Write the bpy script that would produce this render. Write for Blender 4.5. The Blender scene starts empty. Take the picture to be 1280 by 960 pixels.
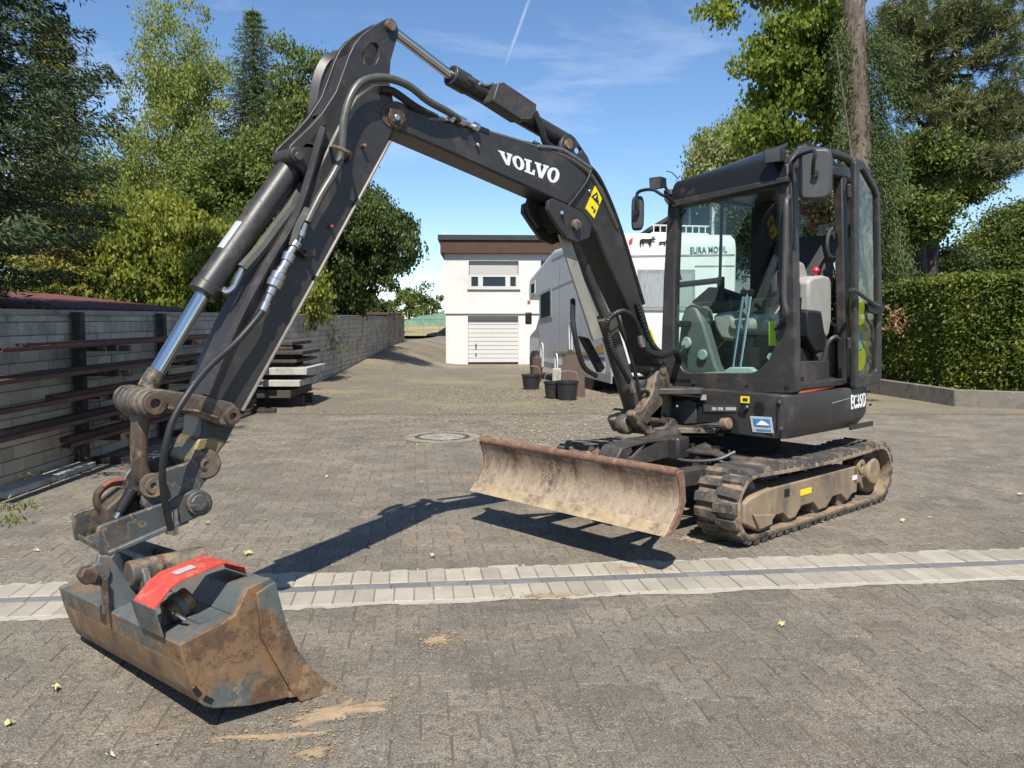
import bpy, math, random
import numpy as np
from mathutils import Vector, geometry
random.seed(7); RNG = np.random.default_rng(11)
SC = bpy.context.scene
COL = SC.collection

# ---------------------------------------------------------------- camera, sky, sun, exposure
CAM_H, FPX, PITCH = 1.40, 1040.0, math.atan(82 / 1040.0)
cam = bpy.data.objects.new('camera', bpy.data.cameras.new('camera')); COL.objects.link(cam)
cam.location = (0, 0, CAM_H); cam.rotation_euler = (math.pi / 2 - PITCH, 0, 0)
cam.data.sensor_width = 36; cam.data.lens = 36 * FPX / 1280; cam.data.clip_start = .05; cam.data.clip_end = 3000
SC.camera = cam
_c, _s = math.cos(PITCH), math.sin(PITCH)
def ray(px, py):
    v = -(py - 480) / FPX
    return np.array([(px - 640) / FPX, _c + v * _s, -_s + v * _c])
EYE = np.array([0, 0, CAM_H])
def onplane(px, py, p0, n):
    r = ray(px, py); return EYE + r * (np.dot(np.asarray(p0) - EYE, n) / np.dot(r, n))
def G(px, py, z=0.0): return onplane(px, py, (0, 0, z), np.array([0, 0, 1.]))
def AT(px, py, d): return onplane(px, py, (0, d, 0), np.array([0, 1., 0]))
SUN_EL = math.radians(54.5)
world = bpy.data.worlds.new('World'); SC.world = world; world.use_nodes = True
wn, wl = world.node_tree.nodes, world.node_tree.links
sky = wn.new('ShaderNodeTexSky'); sky.sky_type = 'NISHITA'; sky.sun_disc = False
sky.sun_elevation = SUN_EL; sky.sun_rotation = math.radians(181); sky.altitude = 1800; sky.air_density = 1.05; sky.dust_density = .0; sky.ozone_density = 3.2
bg = wn['Background']; bg.inputs['Strength'].default_value = .108
# thin high cirrus and a faded contrail, set by direction in the sky
geo = wn.new('ShaderNodeTexCoord'); mp = wn.new('ShaderNodeMapping'); mp.inputs['Rotation'].default_value = (0, .25, .5); mp.inputs['Scale'].default_value = (1.4, 3.2, 7)
nz = wn.new('ShaderNodeTexNoise'); nz.inputs['Scale'].default_value = 1.6; nz.inputs['Detail'].default_value = 9; nz.inputs['Roughness'].default_value = .62; nz.inputs['Distortion'].default_value = .5
wl.new(geo.outputs['Generated'], mp.inputs['Vector']); wl.new(mp.outputs[0], nz.inputs['Vector'])
rp = wn.new('ShaderNodeValToRGB'); rp.color_ramp.elements[0].position = .47; rp.color_ramp.elements[0].color = (0, 0, 0, 1); rp.color_ramp.elements[1].position = .85; rp.color_ramp.elements[1].color = (.38, .38, .38, 1)
wl.new(nz.outputs[0], rp.inputs[0])
mx = wn.new('ShaderNodeMix'); mx.data_type = 'RGBA'; mx.inputs['B'].default_value = (8.5, 9.0, 9.6, 1)
ct1, ct2 = ray(664, -8), ray(636, 70); ct1, ct2 = ct1 / np.linalg.norm(ct1), ct2 / np.linalg.norm(ct2); cn = np.cross(ct1, ct2); cn /= np.linalg.norm(cn); cmid = (ct1 + ct2) / np.linalg.norm(ct1 + ct2)
def wmath(op, a, b=None):
    x = wn.new('ShaderNodeMath'); x.operation = op; x.use_clamp = op == 'SUBTRACT'
    for i, v in enumerate((a, b)):
        if v is None: continue
        if isinstance(v, (int, float)): x.inputs[i].default_value = v
        else: wl.new(v, x.inputs[i])
    return x.outputs[0]
def wdot(v):
    x = wn.new('ShaderNodeVectorMath'); x.operation = 'DOT_PRODUCT'; wl.new(geo.outputs['Generated'], x.inputs[0]); x.inputs[1].default_value = tuple(v); return x.outputs['Value']
cwid = wmath('SUBTRACT', 1.0, wmath('MULTIPLY', wmath('ABSOLUTE', wdot(cn)), 420.0)); clen = wmath('SUBTRACT', 1.0, wmath('MULTIPLY', wmath('SUBTRACT', 1.0, wdot(cmid)), 850.0))
trail = wmath('MULTIPLY', wmath('MULTIPLY', cwid, clen), wmath('MULTIPLY', nz.outputs[0], .55))
wl.new(wmath('MAXIMUM', rp.outputs[0], trail), mx.inputs['Factor']); hs = wn.new('ShaderNodeHueSaturation'); hs.inputs['Saturation'].default_value = 1.08; wl.new(sky.outputs[0], hs.inputs['Color']); wl.new(hs.outputs[0], mx.inputs['A']); wl.new(mx.outputs['Result'], bg.inputs['Color'])
sl = bpy.data.lights.new('sun', 'SUN'); sl.energy = 4.7; sl.angle = math.radians(.53); sl.color = (1, .945, .85)
sun = bpy.data.objects.new('sun', sl); COL.objects.link(sun); sun.location = (0, -20, 30)
sun.rotation_euler = Vector((.015 * math.sin(SUN_EL), .70 * math.sin(SUN_EL), -math.sin(SUN_EL))).to_track_quat('-Z', 'Y').to_euler()
SC.view_settings.view_transform = 'Standard'; SC.view_settings.look = 'None'; SC.view_settings.exposure = .6; SC.view_settings.gamma = 1
SC.render.engine = 'CYCLES'
try:
    SC.cycles.use_denoising = True; SC.cycles.denoiser = 'OPENIMAGEDENOISE'
except Exception: pass
SC.cycles.max_bounces = 8; SC.cycles.transparent_max_bounces = 16; SC.cycles.diffuse_bounces = 3; SC.cycles.glossy_bounces = 3
SC.cycles.caustics_reflective = False; SC.cycles.caustics_refractive = False

# ---------------------------------------------------------------- survey: points measured in the photograph -> metres
def sst(a, b, x):
    t = np.clip((np.asarray(x, float) - a) / (b - a), 0, 1); return t * t * (3 - 2 * t)

# ---------------------------------------------------------------- materials
def nt(name):
    m = bpy.data.materials.new(name); m.use_nodes = True
    return m, m.node_tree.nodes, m.node_tree.links, m.node_tree.nodes['Principled BSDF']
def c4(c, k=1): return (c[0] * k, c[1] * k, c[2] * k, 1)
def M(name, col, rough=.5, metal=0., var=.2, scale=6., layers=(), bump=0., bscale=80., stretch=None, island=0., spec=.5, coat=0.):
    """layers: (colour, scale, lo, hi[, rough, stretch]) noise-masked dirt or wear over the base."""
    m, n, l, b = nt(name)
    g = n.new('ShaderNodeNewGeometry'); pos = g.outputs['Position']
    def noise(sc, det=6, st=None, ro=.6):
        x = n.new('ShaderNodeTexNoise'); x.inputs['Scale'].default_value = sc; x.inputs['Detail'].default_value = det; x.inputs['Roughness'].default_value = ro
        if st:
            mpn = n.new('ShaderNodeMapping'); mpn.inputs['Scale'].default_value = st; l.new(pos, mpn.inputs['Vector']); l.new(mpn.outputs[0], x.inputs['Vector'])
        else: l.new(pos, x.inputs['Vector'])
        return x.outputs[0]
    def mix(f, a, bb):
        x = n.new('ShaderNodeMix'); x.data_type = 'RGBA'; l.new(f, x.inputs['Factor'])
        for s, v in (('A', a), ('B', bb)):
            if isinstance(v, tuple): x.inputs[s].default_value = v
            else: l.new(v, x.inputs[s])
        return x.outputs['Result']
    def ramp(f, lo, hi):
        x = n.new('ShaderNodeMapRange'); x.inputs['From Min'].default_value = lo; x.inputs['From Max'].default_value = hi; l.new(f, x.inputs['Value']); return x.outputs[0]
    c = mix(ramp(noise(scale, 5, stretch), .3, .7), c4(col, 1 - var), c4(col, 1 + var))
    r = None
    for ly in layers:
        lc, sc, lo, hi = ly[:4]; st = ly[5] if len(ly) > 5 else None
        nv = noise(sc, 8, st, .68)
        if len(ly) > 6:   # dirt that clings to the lower part: (height where it fades, amount)
            sp3 = n.new('ShaderNodeSeparateXYZ'); l.new(pos, sp3.inputs[0]); zr_ = n.new('ShaderNodeMapRange'); zr_.inputs['From Min'].default_value = ly[6][0]; zr_.inputs['From Max'].default_value = ly[6][1]; zr_.inputs['To Min'].default_value = ly[6][2]; zr_.inputs['To Max'].default_value = -ly[6][2]; l.new(sp3.outputs['Z'], zr_.inputs['Value'])
            ad_ = n.new('ShaderNodeMath'); ad_.operation = 'ADD'; l.new(nv, ad_.inputs[0]); l.new(zr_.outputs[0], ad_.inputs[1]); nv = ad_.outputs[0]
        if len(ly) > 7:   # thin scratches and cracks: where the noise crosses its middle
            sb1 = n.new('ShaderNodeMath'); sb1.operation = 'SUBTRACT'; l.new(nv, sb1.inputs[0]); sb1.inputs[1].default_value = .5; ab1 = n.new('ShaderNodeMath'); ab1.operation = 'ABSOLUTE'; l.new(sb1.outputs[0], ab1.inputs[0]); nv = ab1.outputs[0]
        f = ramp(nv, lo, hi)
        c = mix(f, c, c4(lc))
        if len(ly) > 4 and ly[4] is not None:
            x = n.new('ShaderNodeMix'); l.new(f, x.inputs['Factor']); x.inputs['B'].default_value = ly[4]
            if r is None: x.inputs['A'].default_value = rough
            else: l.new(r, x.inputs['A'])
            r = x.outputs['Result']
    if island:
        oi = n.new('ShaderNodeObjectInfo'); ad = n.new('ShaderNodeMath'); ad.operation = 'ADD'; l.new(oi.outputs['Random'], ad.inputs[0]); l.new(g.outputs['Random Per Island'], ad.inputs[1])
        fr = n.new('ShaderNodeMath'); fr.operation = 'FRACT'; l.new(ad.outputs[0], fr.inputs[0])
        mr = n.new('ShaderNodeMapRange'); mr.inputs['To Min'].default_value = 1 - island; mr.inputs['To Max'].default_value = 1 + island; l.new(fr.outputs[0], mr.inputs['Value'])
        vm = n.new('ShaderNodeVectorMath'); vm.operation = 'SCALE'; l.new(c, vm.inputs[0]); l.new(mr.outputs[0], vm.inputs['Scale']); c = vm.outputs[0]
    l.new(c, b.inputs['Base Color'])
    if r is None: b.inputs['Roughness'].default_value = rough
    else: l.new(r, b.inputs['Roughness'])
    b.inputs['Metallic'].default_value = metal; b.inputs['Specular IOR Level'].default_value = spec; b.inputs['Coat Weight'].default_value = coat
    if bump:
        bp = n.new('ShaderNodeBump'); bp.inputs['Strength'].default_value = bump; bp.inputs['Distance'].default_value = .01
        l.new(noise(bscale, 8, stretch, .7), bp.inputs['Height']); l.new(bp.outputs[0], b.inputs['Normal'])
    return m
def leafmat(name, cols, trans=.35, rough=.5):
    m, n, l, b = nt(name)
    g = n.new('ShaderNodeNewGeometry'); nzz = n.new('ShaderNodeTexNoise'); nzz.inputs['Scale'].default_value = .9; nzz.inputs['Detail'].default_value = 3
    l.new(g.outputs['Position'], nzz.inputs['Vector'])
    ad = n.new('ShaderNodeMath'); ad.operation = 'MULTIPLY_ADD'; ad.inputs[1].default_value = .55; l.new(g.outputs['Random Per Island'], ad.inputs[0])
    mr = n.new('ShaderNodeMapRange'); mr.inputs['From Min'].default_value = .3; mr.inputs['From Max'].default_value = .7; mr.inputs['To Max'].default_value = .45; l.new(nzz.outputs[0], mr.inputs['Value']); l.new(mr.outputs[0], ad.inputs[2])
    cr = n.new('ShaderNodeValToRGB'); e = cr.color_ramp.elements
    while len(e) < len(cols): e.new(.5)
    for i, c in enumerate(cols): e[i].position = i / (len(cols) - 1); e[i].color = c4(c)
    l.new(ad.outputs[0], cr.inputs[0]); l.new(cr.outputs[0], b.inputs['Base Color']); b.inputs['Roughness'].default_value = rough; b.inputs['Specular IOR Level'].default_value = .35
    t = n.new('ShaderNodeBsdfTranslucent'); l.new(cr.outputs[0], t.inputs['Color'])
    mxs = n.new('ShaderNodeMixShader'); mxs.inputs[0].default_value = trans; l.new(b.outputs[0], mxs.inputs[1]); l.new(t.outputs[0], mxs.inputs[2])
    l.new(mxs.outputs[0], n['Material Output'].inputs['Surface']); return m
def glassmat(name, tint, dens=.0, refl=1.45):
    m, n, l, b = nt(name); n.remove(b)
    t = n.new('ShaderNodeBsdfTransparent'); t.inputs[0].default_value = c4(tint)
    g = n.new('ShaderNodeBsdfGlossy'); g.inputs['Roughness'].default_value = .02; g.inputs[0].default_value = (1, 1, 1, 1)
    lw = n.new('ShaderNodeLayerWeight'); lw.inputs['Blend'].default_value = .5; pw = n.new('ShaderNodeMath'); pw.operation = 'POWER'; l.new(lw.outputs['Facing'], pw.inputs[0]); pw.inputs[1].default_value = 5
    f = n.new('ShaderNodeMath'); f.operation = 'MULTIPLY_ADD'; l.new(pw.outputs[0], f.inputs[0]); f.inputs[1].default_value = .9; f.inputs[2].default_value = (refl - 1) ** 2 / (refl + 1) ** 2 * .6
    s = n.new('ShaderNodeMixShader'); l.new(f.outputs[0], s.inputs[0]); l.new(t.outputs[0], s.inputs[1]); l.new(g.outputs[0], s.inputs[2])
    if dens:   # dust film on the pane
        d = n.new('ShaderNodeBsdfDiffuse'); d.inputs[0].default_value = (.35, .45, .42, 1)
        s2 = n.new('ShaderNodeMixShader'); s2.inputs[0].default_value = dens; l.new(s.outputs[0], s2.inputs[1]); l.new(d.outputs[0], s2.inputs[2]); s = s2
    l.new(s.outputs[0], n['Material Output'].inputs['Surface']); return m

DUST = (.17, .135, .1); MUD = (.24, .175, .115); RUST = (.16, .075, .035)
X = {}
X['paint'] = M('dark_paint', (.033, .030, .0295), .42, 0, .14, 5, ((DUST, 6, .52, 1.05, .8), ((.085, .073, .06), 30, .6, .78, .7), ((.16, .14, .12), 110, .68, .74, .6), ((.012, .011, .011), 3, .6, .72, .3)), bump=.04, bscale=160)
X['paint_dusty'] = M('dusty_paint', (.045, .04, .038), .5, 0, .15, 5, ((DUST, 5, .46, .95, .85), ((.3, .26, .22), 40, .7, .8, .7)), bump=.04, bscale=150)
X['cast'] = M('grimy_casting', (.1, .085, .07), .55, .15, .25, 9, (((.27, .2, .13), 8, .47, .62, .9), ((.022, .018, .015), 10, .52, .64, .5), (RUST, 16, .56, .7, .85)), bump=.25, bscale=60)
X['cast_brown'] = M('rusty_casting', (.10, .068, .048), .6, .2, .3, 12, (((.022, .016, .012), 9, .47, .6, .5), ((.28, .2, .12), 9, .52, .68, .9), ((.2, .085, .035), 18, .58, .7, .85)), bump=.3, bscale=70)
X['yellowgrease'] = M('greasy_end', (.19, .15, .07), .45, .2, .3, 10, (((.03, .025, .02), 8, .5, .68, .5), ((.35, .28, .15), 14, .62, .8, .6)), bump=.15, bscale=60)
X['blade'] = M('worn_blade_steel', (.31, .235, .165), .6, .15, .25, 4, (((.12, .075, .052), 4, .44, .6, .7, (1.3, 1.3, .5), (.3, .62, -.1)), ((.4, .325, .24), 26, .5, .68, .5, (1, 1, .22), (.25, .5, .06)), ((.09, .058, .045), 45, .57, .7, .7, (1, 1, .16)), ((.55, .47, .36), 70, .64, .72, .45, (1, 1, .3)), ((.42, .36, .28), 5, .008, .002, .5, None, (0, 1, 0), 1)), bump=.2, bscale=50)
X['blade_edge'] = M('blade_cutting_edge', (.42, .32, .2), .55, .2, .2, 10, (((.2, .15, .12), 8, .5, .65, .6), ((.6, .5, .34), 30, .58, .75, .5)), bump=.2, bscale=60)
X['blade_top'] = M('rusty_blade_top', (.185, .105, .068), .75, .1, .3, 20, (((.36, .25, .18), 26, .55, .7, .7), ((.08, .05, .04), 14, .6, .75, .8)), bump=.5, bscale=70)
X['bucket'] = M('bucket_paint_soiled', (.10, .112, .108), .5, .15, .22, 9, (((.21, .125, .062), 3.4, .455, .54, .72, None, (.05, .48, .075)), ((.085, .055, .036), 15, .58, .68, .75), ((.36, .25, .145), 22, .54, .7, .7, None, (.03, .35, .05)), ((.12, .07, .04), 5.5, .55, .62, .75), ((.05, .033, .024), 8, .009, .002, .8, None, (0, 1, 0), 1), ((.055, .06, .06), 7, .6, .68, .5), ((.36, .37, .36), 60, .66, .74, .4)), bump=.25, bscale=45)
X['bucket_shell'] = M('bucket_shell_soiled', (.22, .135, .07), .6, .1, .25, 9, (((.09, .065, .05), 6, .52, .68, .7), ((.36, .25, .15), 14, .52, .72, .7, (1, 1, .3)), ((.13, .13, .125), 5, .62, .72, .5)), bump=.2, bscale=50)
X['bucket_grey'] = M('bucket_grey_paint', (.105, .12, .122), .48, .1, .22, 8, (((.17, .11, .065), 6, .49, .66, .75), ((.045, .04, .036), 10, .57, .68, .6), ((.4, .41, .4), 38, .66, .76, .4, (1, 3, 1))), bump=.08, bscale=60)
X['hitch'] = M('hitch_blue_grey', (.066, .074, .077), .45, .15, .2, 7, (((.14, .1, .066), 5, .5, .68, .75), ((.03, .026, .022), 9, .56, .68, .6), ((.3, .19, .1), 7, .012, .003, .7, None, (0, 1, 0), 1), ((.3, .31, .3), 60, .66, .73, .4)), bump=.06, bscale=70)
X['red'] = M('red_paint', (.5, .06, .042), .55, 0, .15, 8, (((.58, .17, .12), 26, .52, .68, .5), ((.26, .14, .1), 9, .58, .74, .75), ((.2, .06, .045), 40, .64, .72, .7)), bump=.06, bscale=60)
X['chrome'] = M('chrome_rod', (.62, .62, .6), .12, 1, .05)
X['steel'] = M('zinc_fitting', (.55, .55, .53), .28, .95, .15, 30)
X['hose'] = M('hose_sleeve', (.075, .072, .058), .4, .0, .15, 20, ((DUST, 12, .6, .9, .7),), spec=.7)
X['hose_black'] = M('black_hose', (.016, .016, .017), .5, 0, .2, 20, ((DUST, 9, .62, .85, .8),))
X['rubber'] = M('muddy_rubber', (.05, .046, .042), .8, 0, .25, 12, ((MUD, 5, .38, .55, .95), ((.36, .27, .18), 14, .5, .7, .95)), bump=.5, bscale=45)
X['rubber_lug'] = M('rubber_lug', (.06, .056, .052), .75, 0, .25, 14, ((MUD, 6, .49, .64, .95), ((.34, .25, .17), 20, .58, .74, .95)), bump=.5, bscale=60, island=.15)
X['mudframe'] = M('muddy_track_frame', (.26, .19, .12), .85, 0, .2, 6, (((.1, .085, .07), 5, .5, .7, .7, (1, 1, .4)), ((.37, .27, .17), 9, .55, .75, .9)), bump=.35, bscale=40)
X['black'] = M('black_plastic', (.012, .012, .013), .5, 0, .15, 20)
X['blackgloss'] = M('black_gloss', (.013, .013, .014), .32, 0, .1, 8, ((DUST, 6, .6, 1.1, .5),), spec=.35)
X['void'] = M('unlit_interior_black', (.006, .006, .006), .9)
X['grey_plastic'] = M('grey_plastic', (.055, .055, .056), .5, 0, .1, 9, ((DUST, 8, .58, 1., .8),))
X['console'] = M('grey_green_console', (.105, .12, .115), .5, 0, .08, 9)
X['console_lt'] = M('light_console', (.33, .32, .29), .55, 0, .1, 9, (((.2, .19, .17), 14, .6, .8),))
X['seat'] = M('seat_fabric', (.33, .31, .27), .9, 0, .2, 40, bump=.4, bscale=160)
X['seat_dark'] = M('seat_dark_fabric', (.05, .05, .052), .9, 0, .2, 40, bump=.4, bscale=160)
X['knob'] = M('pale_knob', (.4, .46, .44), .4)
X['redknob'] = M('red_knob', (.6, .03, .05), .35)
X['white'] = M('white_decal', (.8, .8, .8), .5, 0, .02, 30, (((.3, .28, .26), 50, .72, .8),))
X['yellow'] = M('yellow_decal', (.85, .66, .02), .45, 0, .05)
X['hivis'] = M('hivis_yellow', (.62, .78, .02), .5)
X['blue'] = M('blue_decal', (.05, .22, .5), .4)
X['label'] = M('silver_label', (.55, .57, .58), .35, .3, .1, 40, (((.2, .25, .3), 60, .6, .7),))
X['orange'] = M('orange_paint', (.7, .12, .03), .5, 0, .1)
X['bag'] = M('yellow_bag', (.72, .5, .02), .4, 0, .15, 14, bump=.5, bscale=18)
X['glass'] = glassmat('cab_glass', (.925, .975, .96), .0)
X['glass_green'] = glassmat('cab_glass_lower', (.88, .955, .925), .012)
X['glass_door'] = glassmat('door_glass', (.8, .91, .86), .0, 1.5)
X['lamp'] = M('lamp_lens', (.16, .16, .17), .08, .5)
X['mirror'] = M('mirror_glass', (.5, .5, .5), .05, 1)

# ---------------------------------------------------------------- mesh building
def origin_of(p):
    o = Vector((0, 0, 0))
    while p is not None: o += p.location; p = p.parent
    return o
def finish(me, smooth=True, ang=38):
    if smooth:
        me.polygons.foreach_set('use_smooth', np.ones(len(me.polygons), bool)); me.set_sharp_from_angle(angle=math.radians(ang))
def put(name, me, mat, parent=None, bevel=0, loc=None, kind=None, label=None, cat=None, group=None):
    o = bpy.data.objects.new(name, me); COL.objects.link(o); o.parent = parent
    if mat is not None and not me.materials: me.materials.append(mat)
    if loc is not None: o.location = loc
    if bevel:
        b = o.modifiers.new('bevel', 'BEVEL'); b.width = bevel; b.segments = 2; b.limit_method = 'ANGLE'; b.angle_limit = math.radians(40); b.harden_normals = False
    return tag(o, label, cat, group, kind)
def tag(o, label=None, cat=None, group=None, kind=None):
    if label: o['label'] = label
    if cat: o['category'] = cat
    if group: o['group'] = group
    if kind: o['kind'] = kind
    return o
def thing(name, loc, label, cat, group=None):
    o = bpy.data.objects.new(name, None); COL.objects.link(o); o.location = loc; o.empty_display_size = .1
    return tag(o, label, cat, group)
class MB:
    def __init__(s): s.v = []; s.f = []
    def add(s, vs, fs):
        k = len(s.v); s.v += [tuple(float(q) for q in p) for p in vs]; s.f += [tuple(i + k for i in f) for f in fs]; return s
    def box(s, c, size, ax=None):
        ax = ax if ax is not None else np.eye(3); c = np.asarray(c, float); vs = []
        for z in (-.5, .5):
            for y in (-.5, .5):
                for x in (-.5, .5): vs.append(c + ax[0] * x * size[0] + ax[1] * y * size[1] + ax[2] * z * size[2])
        return s.add(vs, [(0, 2, 3, 1), (4, 5, 7, 6), (0, 1, 5, 4), (2, 6, 7, 3), (0, 4, 6, 2), (1, 3, 7, 5)])
    def prism(s, loop, vec, holes=()):
        """loop: coplanar 3D points, extruded by vec; holes: loops cut through."""
        loops = [[np.asarray(p, float) for p in lp] for lp in (loop,) + tuple(holes)]; vec = np.asarray(vec, float)
        tri = geometry.tessellate_polygon([[Vector(p) for p in lp] for lp in loops]); flat = [p for lp in loops for p in lp]; n = len(flat)
        a, b, c = (flat[i] for i in tri[0]); flip = np.dot(np.cross(b - a, c - a), vec) > 0
        fs = []
        if len(loops) == 1:
            idx = list(range(n)); nn = np.zeros(3)
            for i in range(n): nn += np.cross(flat[i], flat[(i + 1) % n])
            if np.dot(nn, vec) > 0: idx.reverse()
            fs += [tuple(idx), tuple(i + n for i in reversed(idx))]
        else:
            for t in tri:
                t = tuple(t[::-1]) if flip else tuple(t)
                fs += [t, tuple(i + n for i in reversed(t))]
        k = 0
        for li, lp in enumerate(loops):
            m = len(lp); nn = np.zeros(3)
            for i in range(m): nn += np.cross(lp[i], lp[(i + 1) % m])
            d = (np.dot(nn, vec) > 0) != (li > 0)
            for i in range(m):
                j = (i + 1) % m; q = (k + i, k + j, k + j + n, k + i + n)
                fs.append(q if d else q[::-1])
            k += m
        return s.add(flat + [p + vec for p in flat], fs)
    def cyl(s, p0, p1, r0, r1=None, n=18, caps=True): return s.tube([p0, p1], [r0, r0 if r1 is None else r1], n, caps)
    def tube(s, pts, r, n=8, caps=True):
        P = np.array([np.asarray(p, float) for p in pts]); m = len(P); R = np.broadcast_to(np.asarray(r, float), (m,))
        T = np.gradient(P, axis=0); T /= np.maximum(np.linalg.norm(T, axis=1)[:, None], 1e-9)
        u = np.cross(T[0], [0, 0, 1.]);
        if np.linalg.norm(u) < 1e-3: u = np.cross(T[0], [1., 0, 0])
        u /= np.linalg.norm(u); vs = []; A = np.arange(n) * 2 * math.pi / n
        for i in range(m):
            u = u - T[i] * np.dot(u, T[i]); u /= np.linalg.norm(u); w = np.cross(T[i], u)
            vs += list(P[i] + R[i] * (np.cos(A)[:, None] * u + np.sin(A)[:, None] * w))
        fs = [(i * n + j, i * n + (j + 1) % n, (i + 1) * n + (j + 1) % n, (i + 1) * n + j) for i in range(m - 1) for j in range(n)]
        if caps: fs += [tuple(range(n))[::-1], tuple((m - 1) * n + j for j in range(n))]
        return s.add(vs, fs)
    def ring(s, p0, p1, ro, ri, n=24):
        p0, p1 = np.asarray(p0, float), np.asarray(p1, float); T = (p1 - p0) / np.linalg.norm(p1 - p0)
        u = np.cross(T, [0, 0, 1.]); u = u if np.linalg.norm(u) > 1e-3 else np.cross(T, [1., 0, 0]); u /= np.linalg.norm(u); w = np.cross(T, u); A = np.arange(n) * 2 * math.pi / n
        c = np.cos(A)[:, None] * u + np.sin(A)[:, None] * w
        return s.prism(list(p0 + ro * c), p1 - p0, (list(p0 + ri * c),))
    def loft(s, A, B, closed=False):
        n = len(A); k = n if closed else n - 1
        return s.add(list(A) + list(B), [(i, (i + 1) % n, n + (i + 1) % n, n + i) for i in range(k)])
    def sheet(s, A, B, vec):
        """a bent sheet between polylines A and B with thickness vec"""
        A = [np.asarray(p, float) for p in A]; B = [np.asarray(p, float) for p in B]; vec = np.asarray(vec, float); n = len(A)
        vs = A + B + [p + vec for p in A] + [p + vec for p in B]; fs = []
        for i in range(n - 1): fs += [(i, i + 1, n + i + 1, n + i), (2 * n + i, 3 * n + i, 3 * n + i + 1, 2 * n + i + 1), (i, 2 * n + i, 2 * n + i + 1, i + 1), (n + i, n + i + 1, 3 * n + i + 1, 3 * n + i)]
        fs += [(0, n, 3 * n, 2 * n), (n - 1, 3 * n - 1, 4 * n - 1, 2 * n - 1)]
        return s.add(vs, fs)
    def mesh(s, name, org=(0, 0, 0), smooth=True, ang=38):
        me = bpy.data.meshes.new(name); o = np.asarray(org, float)
        me.from_pydata([tuple(np.asarray(p) - o) for p in s.v], [], s.f); me.update(); finish(me, smooth, ang); return me
    def out(s, name, mat, parent=None, bevel=0, smooth=True, ang=38, **k):
        return put(name, s.mesh(name, origin_of(parent), smooth, ang), mat, parent, bevel, **k)
def smoothpath(pts, sub=6):
    P = np.array([np.asarray(p, float) for p in pts]); Q = np.vstack([2 * P[0] - P[1], P, 2 * P[-1] - P[-2]]); o = []
    for i in range(1, len(Q) - 2):
        a, b, c, d = Q[i - 1:i + 3]
        for t in np.arange(sub) / sub: o.append(.5 * (2 * b + (c - a) * t + (2 * a - 5 * b + 4 * c - d) * t * t + (3 * b - a - 3 * c + d) * t ** 3))
    return o + [P[-1]]
def rawmesh(name, V, Fq, smooth=False):
    """numpy verts and quads/tris straight to a mesh"""
    me = bpy.data.meshes.new(name); V = np.asarray(V, np.float32); Fq = np.asarray(Fq, np.int32); k = Fq.shape[1]
    me.vertices.add(len(V)); me.vertices.foreach_set('co', V.ravel()); me.loops.add(Fq.size); me.loops.foreach_set('vertex_index', Fq.ravel())
    me.polygons.add(len(Fq)); me.polygons.foreach_set('loop_start', np.arange(len(Fq), dtype=np.int32) * k); me.polygons.foreach_set('loop_total', np.full(len(Fq), k, np.int32))
    me.polygons.foreach_set('use_smooth', np.full(len(Fq), smooth)); me.update(calc_edges=True); return me
# ================================================================ SETTING: ground, paving, drain strip
def hz(x, y):
    x = np.asarray(x, float); y = np.asarray(y, float)
    zb = -.15 * sst(13, 26, y) + .5 * sst(29, 46, y); zr = .5 * sst(16, 32, y) - .12 * sst(34, 46, y); w = 1 - sst(-4.5, -1.7, x)
    return w * zr + (1 - w) * zb - .85 * sst(48, 60, y) + 1.5 * sst(62, 95, y)
X['paver'] = M('grey_paver', (.215, .182, .138), .85, 0, .3, .7, (((.122, .105, .082), 2.0, .46, .68), ((.32, .28, .22), 3.1, .54, .76), ((.28, .205, .135), 1.3, .5, .74), ((.1, .105, .07), 2.7, .62, .74), ((.105, .095, .08), 26, .5, .62), ((.36, .32, .255), 34, .57, .7), ((.06, .053, .043), 120, .48, .62), ((.54, .48, .38), 150, .55, .68), ((.42, .39, .33), 14, .69, .76)), bump=.8, bscale=130, island=.13)
X['paver_far'] = M('grey_paving_far', (.235, .19, .128), .85, 0, .16, .5, (((.12, .11, .1), 1.6, .5, .75, None, (.5, 2.2, 1)), ((.3, .26, .2), 2.6, .56, .8, None, (.7, 2.4, 1)), ((.4, .35, .26), 22, .55, .66, None, (.6, 1.6, 1)), ((.06, .055, .048), 30, .48, .6, None, (.6, 1.6, 1)), ((.34, .27, .14), .35, .5, .72), ((.45, .4, .3), 60, .58, .68), ((.045, .04, .036), 75, .5, .6)), bump=.8, bscale=40)
X['joint'] = M('joint_sand', (.13, .108, .08), .95, 0, .25, 9, (((.09, .08, .062), 5, .5, .7), ((.1, .11, .05), 2, .66, .75)), bump=.5, bscale=120)
X['soil'] = M('soil_grass', (.09, .085, .04), .95, 0, .3, 2, (((.06, .09, .025), 1.2, .45, .6),), bump=.6, bscale=25)
X['field'] = M('dry_field', (.28, .23, .11), .95, 0, .2, .3, (((.1, .13, .05), .2, .5, .65),), bump=.3, bscale=6)
X['stone'] = M('pale_border_stone', (.33, .298, .24), .8, 0, .12, 3, (((.27, .235, .18), 5, .5, .75), ((.5, .47, .4), 11, .58, .8), ((.3, .24, .17), 2.1, .6, .75), ((.25, .23, .2), 130, .63, .7)), bump=.3, bscale=120, island=.12)
X['stone_dark'] = M('dark_border_stone', (.15, .152, .158), .8, 0, .15, 4, (((.26, .25, .23), 7, .56, .78),), bump=.3, bscale=120, island=.12)
X['mortar'] = M('pale_mortar', (.38, .345, .285), .9, 0, .15, 12, (((.3, .26, .2), 6, .56, .72),), bump=.6, bscale=60)
X['sand'] = M('spilled_soil', (.3, .22, .138), .95, 0, .2, 12, (((.2, .135, .08), 16, .55, .72),), bump=.7, bscale=50)
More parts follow.
